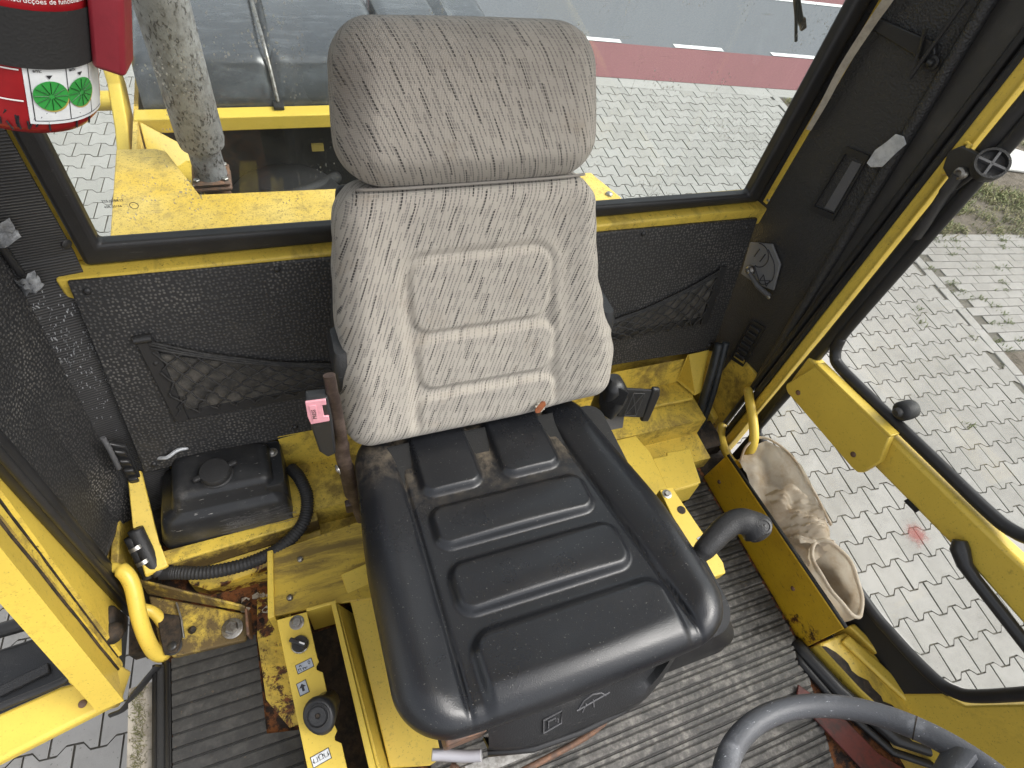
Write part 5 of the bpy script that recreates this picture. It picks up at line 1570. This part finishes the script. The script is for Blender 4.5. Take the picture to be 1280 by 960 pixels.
finish('side_bellows', loft([(.44, .60, .075, .25, .25, .04), (.43, .645, .066, .26, .31, .035), (.44, .612, .08, .25, .335, .04), (.435, .628, .068, .26, .37, .03), (.45, .60, .085, .25, .40, .04), (.44, .60, .082, .25, .44, .05)]), 'shroud_plastic', seat, 180)
finish('inner_base', loft([(.11, .53, .12, .55, .03, .03), (.12, .52, .12, .55, .20, .03), (.10, .53, .10, .55, .40, .03), (.08, .54, .10, .56, .455, .03)]), 'black_matt', seat, 60)
finish('slide_lever', tube(smooth_path([(.068, .078, .315), (.085, .072, .315), (.115, .060, .318), (.140, .052, .325)], 5), .0125, 12, flat=(.7, 1)), 'pale_plastic', seat, 60)
finish('lever_socket', box((.085, .075, .33), (.15, .12, .40)), 'rusty_steel', seat, bevel=.004)
finish('bow_handle', tube(smooth_path([(.10, .06, .24), (.14, .010, .25), (.20, .012, .27), (.30, .020, .285), (.345, .028, .295), (.362, .038, .30), (.360, .07, .305)], 6), .0055, 8), 'rusty_steel', seat, 180)
finish('adjust_rail', box((.12, .03, .225), (.30, .05, .24)), 'zinc', seat)

# -------- belt buckle on the left, retractor and webbing on the right
bu = thing('belt_buckle', (.0, .56, .45), 'black seat-belt buckle with pink PRESS button on a brown steel bracket', 'seat belt')
finish('bracket', tube(smooth_path([(.020, .555, .700), (.021, .556, .66), (.022, .558, .60), (.024, .558, .52), (.022, .558, .46), (.026, .555, .40), (.030, .55, .30), (.040, .545, .20)], 6), [.009] * 8 + [.0105] * 12 + [.013] * 8 + [.0145] * 8 + [.010] * 7, 12, flat=(.55, 1.0)), 'brown_bracket', bu, 60)
bx = Vector((.99, -.12, 0)).normalized()
bz_ = (Vector((0, .12, 1))).normalized()
by_ = bz_.cross(bx)
def BK(a, b, c): return Vector((-.002, .552, .60)) + bx * a + bz_ * b - by_ * (-c)
hs1 = [(-.017, .055), (.016, .055), (.017, .0), (.014, -.085), (.0, -.093), (-.012, -.075), (-.0175, .0)]
finish('housing', prism([BK(a, b, -.010) for a, b in hs1], by_ * .022), 'black_smooth', bu, bevel=.004, seg=3)
# pink press button with the tongue slot, on the face towards the camera
nb = Vector((0, -1, 0))
fc = Vector((-.002, .5405, .6))
def BF(a, b, o): return Vector((-.002, .552, .60)) + bx * a + bz_ * b - by_ * o
pk = [(-.0165, .054), (.013, .056), (.013, .044), (.0065, .044), (.0065, .018), (.0135, .018), (.0135, .006), (-.0150, .002), (-.0175, .02)]
pb_ = finish('press_button', prism([BF(a, b, .0105) for a, b in pk], by_ * -.0035), 'pink_plastic', bu, bevel=.001)
finish('button_ridge', prism([BF(a, b, .0140) for a, b in ((-.0125, .046), (-.002, .047), (-.002, .012), (-.011, .010))], by_ * -.0012), 'pink_plastic', pb_, bevel=.0008)
text('PRESS', .0085, BF(-.0042, .016, .0154), bz_, -bx, 'brown_bracket', pb_)
bolt('bracket_bolt', (.010, .55, .43), (-1, -.3, 0), .006, bu, mat='zinc')
finish('bracket_clip', box((.012, .545, .25), (.03, .56, .285)), 'brown_bracket', bu, bevel=.003)
rt_ = thing('belt_retractor', (.64, .6, .4), 'black belt retractor with folded stitched webbing right of the backrest', 'seat belt')
finish('retractor_body', loft([(.590, .640, .590, .640, .30, .015), (.588, .640, .586, .642, .36, .018), (.588, .638, .584, .642, .43, .018), (.60, .626, .60, .63, .447, .012)]), 'black_smooth', rt_, 50)
finish('retractor_plate', prism([(.592, .575, .295), (.668, .578, .285), (.664, .592, .33), (.594, .59, .34)], (0, .008, 0)), 'grey_plastic', rt_, bevel=.003)
finish('webbing', prism([(.628, .575, .352), (.702, .570, .330), (.706, .588, .412), (.632, .592, .434)], (0, .006, 0)), 'webbing', rt_, bevel=.002)
finish('webbing', tube(smooth_path([(.635, .583, .38), (.610, .570, .395), (.60, .585, .40), (.61, .60, .44)], 5), .030, 10, flat=(.10, 1)), 'webbing', rt_, 60)
for (a, b) in (((.645, .358), (.676, .415)), ((.676, .350), (.649, .422)), ((.643, .356), (.676, .347)), ((.649, .425), (.680, .416)), ((.643, .356), (.649, .425)), ((.676, .347), (.680, .416))):
    finish('stitching', tube([(a[0], .5705 + (a[1] - .35) * .18, a[1]), (b[0], .5705 + (b[1] - .35) * .18, b[1])], .0009, 5), 'thread', rt_)
finish('tongue', prism([(.698, .566, .318), (.722, .564, .312), (.730, .582, .395), (.724, .584, .415), (.704, .586, .42)], (0, .012, 0)), 'black_smooth', rt_, bevel=.005, seg=3)
finish('retractor_screw', lathe((.577, .60, .36), (-.3, -1, .2), [(.005, 0), (.004, .002)], 10), 'steel', rt_)

# -------- control lever on the right of the cushion
lv = thing('control_lever', (.60, .21, .4), 'black curved control lever with round button right of the cushion', 'lever')
finish('lever_stem', tube([(.60, .20, .28), (.592, .21, .40), (.588, .214, .462)], .007, 10), 'steel', lv, 60)
lp = smooth_path([(.578, .208, .462), (.592, .214, .472), (.610, .222, .480), (.632, .231, .489), (.655, .236, .496), (.675, .230, .498), (.690, .216, .494), (.697, .204, .488)], 6)
nlp = len(lp)
def lr(t): return interp([(0, .0125), (.12, .015), (.3, .0165), (.5, .0175), (.72, .0195), (.88, .0245), (1.0, .018)], t)
finish('lever_grip', tube(lp, [1.22 * lr(i / (nlp - 1)) for i in range(nlp)], 18), 'black_plastic', lv, 60)
finish('lever_button', lathe((.689, .209, .517), (-.25, -.20, .95), [(.0155, -.012), (.0145, .0), (.0135, .003), (.0100, .0035), (.0098, .002), (.004, .002), (.003, .0045), (.0015, .005)], 26), 'black_smooth', lv, 40)

# -------- grab handles
gh = finish('grab_handle', tube(smooth_path([(-.452, .592, .16), (-.435, .588, .172), (-.415, .572, .172), (-.405, .545, .155), (-.405, .500, .120), (-.406, .470, .075), (-.405, .452, .028), (-.396, .448, .004), (-.388, .466, .000), (-.390, .500, .012), (-.398, .522, .032), (-.408, .532, .046), (-.428, .540, .055)], 7), [.010] * 12 + [.0148] * 50 + [.0115] * 23, 14), 'yellow_clean', None, 180)
tag(gh, 'bent yellow tube grab handle low on the left post', 'grab handle', 'grab handles at the door posts')
gh2 = finish('grab_handle', tube(smooth_path([(1.118, .640, .222), (1.108, .626, .226), (1.090, .585, .222), (1.080, .548, .210), (1.072, .508, .180), (1.070, .490, .13), (1.072, .494, .080), (1.076, .518, .052), (1.084, .565, .045), (1.098, .605, .043), (1.112, .628, .048), (1.12, .638, .050)], 7), .0125, 14), 'yellow_clean', None, 180)
tag(gh2, 'looped yellow grab handle above the plastic bag', 'grab handle', 'grab handles at the door posts')

# ================================================================== WASTE BAG in the side pocket
bag = thing('waste_bag', (1.065, .25, 0), 'crumpled translucent beige plastic bag stuffed behind the sill plate', 'bag')
def crumple(x, y, k=1.0):
    return k * (.009 * math.sin(x * 9 + y * 6) + .007 * math.sin(y * 13 - x * 7 + 1.3) + .004 * math.sin(x * 24 + 2) * math.sin(y * 19) + .002 * math.sin(x * 47 - y * 31))
def bag_cup(c, rim, floor_z, n=44, m=16):
    """open sack: rim loop down to the floor"""
    V, F = [], []
    for j in range(m + 1):
        t = j / m
        for k in range(n):
            a = 2 * math.pi * k / n
            r = rim[k]
            ctr = Vector(c)
            p = ctr.lerp(r, lerp(1.0, .72, t ** 1.5)) if t < 1 else ctr.lerp(r, .72)
            z = lerp(r.z, floor_z, t)
            q = Vector((p.x, p.y, z))
            w_ = crumple(a * .5, z * 1.3, .9) * math.sin(math.pi * min(1, t * 1.2 + .05))
            d = Vector((q.x - c[0], q.y - c[1], 0)); d = d.normalized() if d.length > 0 else Vector((1, 0, 0))
            V.append(q + d * w_ * .6)
    for j in range(m):
        for k in range(n): F.append((j * n + k, j * n + (k + 1) % n, (j + 1) * n + (k + 1) % n, (j + 1) * n + k))
    V.append(Vector((c[0], c[1], floor_z + .012)))
    F += [(m * n + k, m * n + (k + 1) % n, len(V) - 1) for k in range(n)]
    return mesh(V, F)
cc = (1.058, .120, .15)
rim = []
for k in range(44):
    a = 2 * math.pi * k / 44
    rim.append(Vector((1.061 + .045 * math.cos(a), .128 + .088 * math.sin(a), .178 + .010 * math.sin(2 * a + .6) + .012 * math.sin(a) + .002 * math.sin(7 * a))))
finish('bag_mouth', bag_cup(cc, rim, .02), 'bag_plastic', bag, 180)
finish('bag_rim', tube(rim + [rim[0]], .0048, 8, caps=False), 'bag_plastic', bag, 180)
# upper part: draped sheet from the handle towards the mouth
def bag_sheet(left, right, n=40, m=22, bulge=.02, k=1.0):
    V, F = [], []
    L, Rr = smooth_path(left, 12), smooth_path(right, 12)
    for i in range(n + 1):
        f = i / n
        a = L[int(f * (len(L) - 1))]; b = Rr[int(f * (len(Rr) - 1))]
        for j in range(m + 1):
            t = j / m
            p = a.lerp(b, t)
            p = p + Vector((-.3, 0, 1)) * (bulge * math.sin(math.pi * t) * (.6 + .4 * math.sin(f * 5)))
            fold = .010 * abs(math.sin(f * 7 + t * 3)) * math.sin(math.pi * t)
            p = p + Vector((0, .3, 1)) * (crumple(f * .9, t * .6, k) + fold * k)
            V.append(p)
    for i in range(n):
        for j in range(m): F.append((i * (m + 1) + j, (i + 1) * (m + 1) + j, (i + 1) * (m + 1) + j + 1, i * (m + 1) + j + 1))
    return mesh(V, F)
finish('bag_back', bag_sheet([(1.015, .475, .145), (1.014, .41, .14), (1.014, .33, .125), (1.013, .25, .13), (1.014, .17, .15)], [(1.108, .500, .185), (1.122, .42, .215), (1.122, .33, .20), (1.120, .24, .185), (1.112, .20, .175)], bulge=-.030), 'bag_plastic', bag, 180)
finish('bag_fold', bag_sheet([(1.016, .36, .155), (1.016, .28, .155), (1.018, .22, .165)], [(1.080, .345, .215), (1.10, .26, .205), (1.105, .20, .19)], bulge=.012, k=1.2), 'bag_plastic', bag, 180)
finish('bag_hem', tube(smooth_path([(1.018, .470, .150), (1.045, .500, .172), (1.085, .510, .188), (1.112, .485, .198), (1.122, .42, .212), (1.124, .33, .203), (1.12, .24, .19)], 8), .0035, 8), 'bag_plastic', bag, 180)
#finish('bag_litter', bag_sheet([(1.035, .16, .05), (1.03, .09, .06)], [(1.10, .16, .06), (1.095, .09, .06)], n=16, m=14, bulge=.03, k=1.4), 'bag_plastic', bag, 180)

# ================================================================== FIRE EXTINGUISHER (top left)
fx = thing('fire_extinguisher', (-.19, .59, 1.08), 'red fire extinguisher in a black strap on the left rear post', 'fire extinguisher')
EC = Vector((-.197, .59, 1.092)); ER = .057
finish('cylinder', lathe(EC, (0, 0, 1), [(.043, 0), (.051, .004), (.0555, .011), (ER, .021), (ER, .34), (.05, .38), (.02, .40)], 96), 'red_enamel', fx, 40)
def wrapc(a0, z0, rr):
    """map flat label (x along the skin, y up) onto the cylinder; a0 angle of its left edge"""
    def f(co):
        a = a0 + co.x / ER
        return Vector((EC.x + (rr + co.z) * math.cos(a), EC.y + (rr + co.z) * math.sin(a), z0 + co.y))
    return f
def skin(a0, a1, z0, z1, rr, mat, name, parent, n=40, th=.0):
    V, F = [], []
    for i in range(n + 1):
        a = lerp(a0, a1, i / n)
        for z in (z0, z1): V.append((EC.x + rr * math.cos(a), EC.y + rr * math.sin(a), z))
    for i in range(n): F.append((2 * i, 2 * i + 2, 2 * i + 3, 2 * i + 1))
    me = mesh(V, F)
    return finish(name, me, mat, parent, 180)
st_ = skin(R(-178), R(92), EC.z + .062, EC.z + .104, ER + .0030, 'black_matt', 'strap', fx, 60)
lb1 = skin(R(-76), R(-6), EC.z + .016, EC.z + .068, ER + .0006, 'sticker_white', 'inspection_label', fx)
skin(R(-73), R(-9), EC.z + .0185, EC.z + .0191, ER + .0009, 'dark_print', 'label_line', lb1)
for a in (-73, -47.5, -26): skin(R(a), R(a + .7), EC.z + .019, EC.z + .068, ER + .0009, 'dark_print', 'label_line', lb1, 3)
def disc(a0, z0, r, rr, mat, name, parent, seg=36):
    V = [wrapc(a0, z0, rr)(Vector((0, 0, 0)))]
    V += [wrapc(a0, z0, rr)(Vector((r * math.cos(t), r * math.sin(t), 0))) for t in [2 * math.pi * k / seg for k in range(seg)]]
    return finish(name, mesh(V, [(0, k + 1, (k + 1) % seg + 1) for k in range(seg)]), mat, parent)
for a in (R(-60), R(-36)):
    d0 = disc(a + .02, EC.z + .0385, .0120, ER + .0012, 'dial_gold', 'dial_rim', lb1)
    d1 = disc(a, EC.z + .040, .0120, ER + .0016, 'dial_green', 'dial', lb1)
    for k in range(12):
        t = 2 * math.pi * k / 12
        f = wrapc(a, EC.z + .040, ER + .0020)
        finish('dial_line', tube([f(Vector((.002 * math.cos(t), .002 * math.sin(t), 0))), f(Vector((.0112 * math.cos(t), .0112 * math.sin(t), 0)))], .00028, 4), 'dial_dark', lb1)
    f = wrapc(a, EC.z + .0535, ER + .0014)
    finish('dial_pointer', mesh([f(Vector((-.0022, .003, 0))), f(Vector((.0022, .003, 0))), f(Vector((0, 0, 0)))], [(0, 2, 1)]), 'dark_print', lb1)
for (a, tx_) in ((R(-70), 'durchgeführt\nam:'), (R(-45), 'durchgeführt\nam:')):
    text(tx_, .0040, None, (1, 0, 0), (0, 1, 0), 'dark_print', lb1, wrap=wrapc(a, EC.z + .0625, ER + .0012), depth=.0001)
for i, s in enumerate(('1. Apretar botón amarillo', '2. Accionar botón rojo', 'Rellenar después de cada uso', 'Instrucções de funcionamento')):
    text(s, .0051, None, (1, 0, 0), (0, 1, 0), 'white_print', fx, wrap=wrapc(R(-79), EC.z + .1275 - i * .0062 - (.0012 if i == 3 else 0), ER + .0006), depth=.0001)
skin(R(-92), R(-91), EC.z + .105, EC.z + .16, ER + .0008, 'white_print', 'print_line', fx, 3)
for z in (.034, .0585): skin(R(-130), R(-78), EC.z + z, EC.z + z + .0012, ER + .0008, 'white_print', 'print_line', fx)
# scratches through the enamel at the foot
for i in range(16):
    a = R(rg.uniform(-110, -20)); f = wrapc(a, EC.z + rg.uniform(.008, .020), ER - .0010)
    finish('paint_scratch', tube([f(Vector((0, 0, 0))), f(Vector((rg.uniform(-.003, .005), rg.uniform(.006, .012), .0012)))], .0007, 4), 'dark_print', fx)
fx.rotation_euler = (0, R(16), 0)
# dark red clip of the strap on the right side
ca = R(-12)
cd, ct = Vector((math.cos(ca), math.sin(ca), 0)), Vector((-math.sin(ca), math.cos(ca), 0))
ck = EC + cd * (ER + .010)
clip = [(-.016, .058), (.012, .062), (.012, .128), (-.006, .133), (-.016, .120)]
finish('strap_clip', prism([ck + ct * a + Vector((0, 0, b)) - cd * .008 for a, b in clip], cd * .024), 'red_plastic', fx, bevel=.004, seg=3)
finish('wall_bracket', box((-.30, .655, 1.06), (-.15, .668, 1.26)), 'black_smooth', fx, bevel=.003)
finish('bracket_arm', prism([(-.29, .66, 1.10), (-.36, .88, 1.10), (-.34, .89, 1.10), (-.25, .668, 1.10)], (0, 0, .12)), 'black_smooth', fx, bevel=.003)
finish('valve_head', lathe(EC + Vector((0, 0, .40)), (0, 0, 1), [(.02, 0), (.02, .03), (.03, .035), (.03, .06)], 18), 'black_plastic', fx, 50)

# ================================================================== STEERING WHEEL
sw = thing('steering_wheel', (.578, -.204, .555), 'worn grey-black steering wheel rim at the lower right', 'steering wheel')
WN = Vector((.042, .783, 1)).normalized()
wa = WN.cross(Vector((1, 0, 0))).normalized(); wb = WN.cross(wa)
WC = Vector((.578, -.204, .555))
def wp(t, r=.2, o=0): return WC + (wa * math.cos(t) + wb * math.sin(t)) * r + WN * o
ring = [wp(2 * math.pi * k / 96) for k in range(97)]
finish('rim', tube(ring, .0172, 16, caps=False), 'wheel_rubber', sw, 180)
# find the angles of the three spokes by direction in the wheel plane
def ang_of(p):
    d = Vector(p) - WC; return math.atan2(d.dot(wb), d.dot(wa))
A1 = ang_of((.775, -.172, .525))
for da in (0, math.pi):
    t = A1 + da
    finish('spoke', tube([wp(t, .192, -.002), wp(t, .15, -.012), wp(t, .09, -.025), wp(t, .0, -.03)], [.026, .022, .020, .022], 12, flat=(.55, 1.25)), 'wheel_rubber', sw, 60)
finish('hub', lathe(WC - WN * .045, WN, [(.045, 0), (.05, .02), (.04, .035), (.02, .04)], 28), 'wheel_rubber', sw, 50)
tj = A1 + .14
for t in (ang_of((.761, -.128, .488)), 2 * A1 - ang_of((.761, -.128, .488))):
    finish('rim_joint', lathe(wp(t), (wp(t + .01) - wp(t - .01)), [(.0166, -.0012), (.0176, -.0008), (.0176, .0008), (.0166, .0012)], 16), 'grime', sw)
finish('column', tube([WC - WN * .04, WC - WN * .5], .03, 16), 'black_plastic', sw, 60)

# ================================================================== STRAP, WIPER
sp_ = smooth_path([TR(.868, 1.25, .03), TR(.872, 1.12, .028), TR(.880, 1.06, .024), TR(.886, .98, .022), TR(.884, .91, .020), TR(.886, .850, .016)], 8)
V, F = [], []
for i, p in enumerate(sp_):
    f = i / (len(sp_) - 1)
    wd = lerp(.0098, .0055, f); tw = lerp(.5, 1.15, f)
    d = Vector((.63, -.78, .10)).normalized()
    V += [p - d * wd, p + d * wd]
for i in range(len(sp_) - 1): F.append((2 * i, 2 * i + 1, 2 * i + 3, 2 * i + 2))
me = mesh(V, F)
bm = bmesh.new(); bm.from_mesh(me); bmesh.ops.solidify(bm, geom=bm.faces[:], thickness=.0018); bm.to_mesh(me); bm.free()
so = finish('pull_strap', me, 'strap_cloth', None)
tag(so, 'pale woven pull strap hanging down the right rear trim', 'strap')
wi = thing('rear_wiper', (1.0, .96, 1.0), 'black rear wiper blade tip outside the upper rear window', 'wiper')
finish('blade', tube([(.93, .955, 1.12), (.950, .952, 1.062), (.992, .95, .998)], .003, 8), 'black_matt', wi, 60)
finish('arm', tube([(.94, .975, 1.13), (.965, .97, 1.062), (.985, .965, 1.035), (1.005, .965, 1.020)], [.007, .007, .008, .006], 8), 'black_smooth', wi, 60)
finish('arm_clip', obox((1.000, .962, 1.024), (.5, 0, -.6), (0, 1, 0), (.6, 0, .5), .012, .004, .006), 'brown_bracket', wi, bevel=.002)
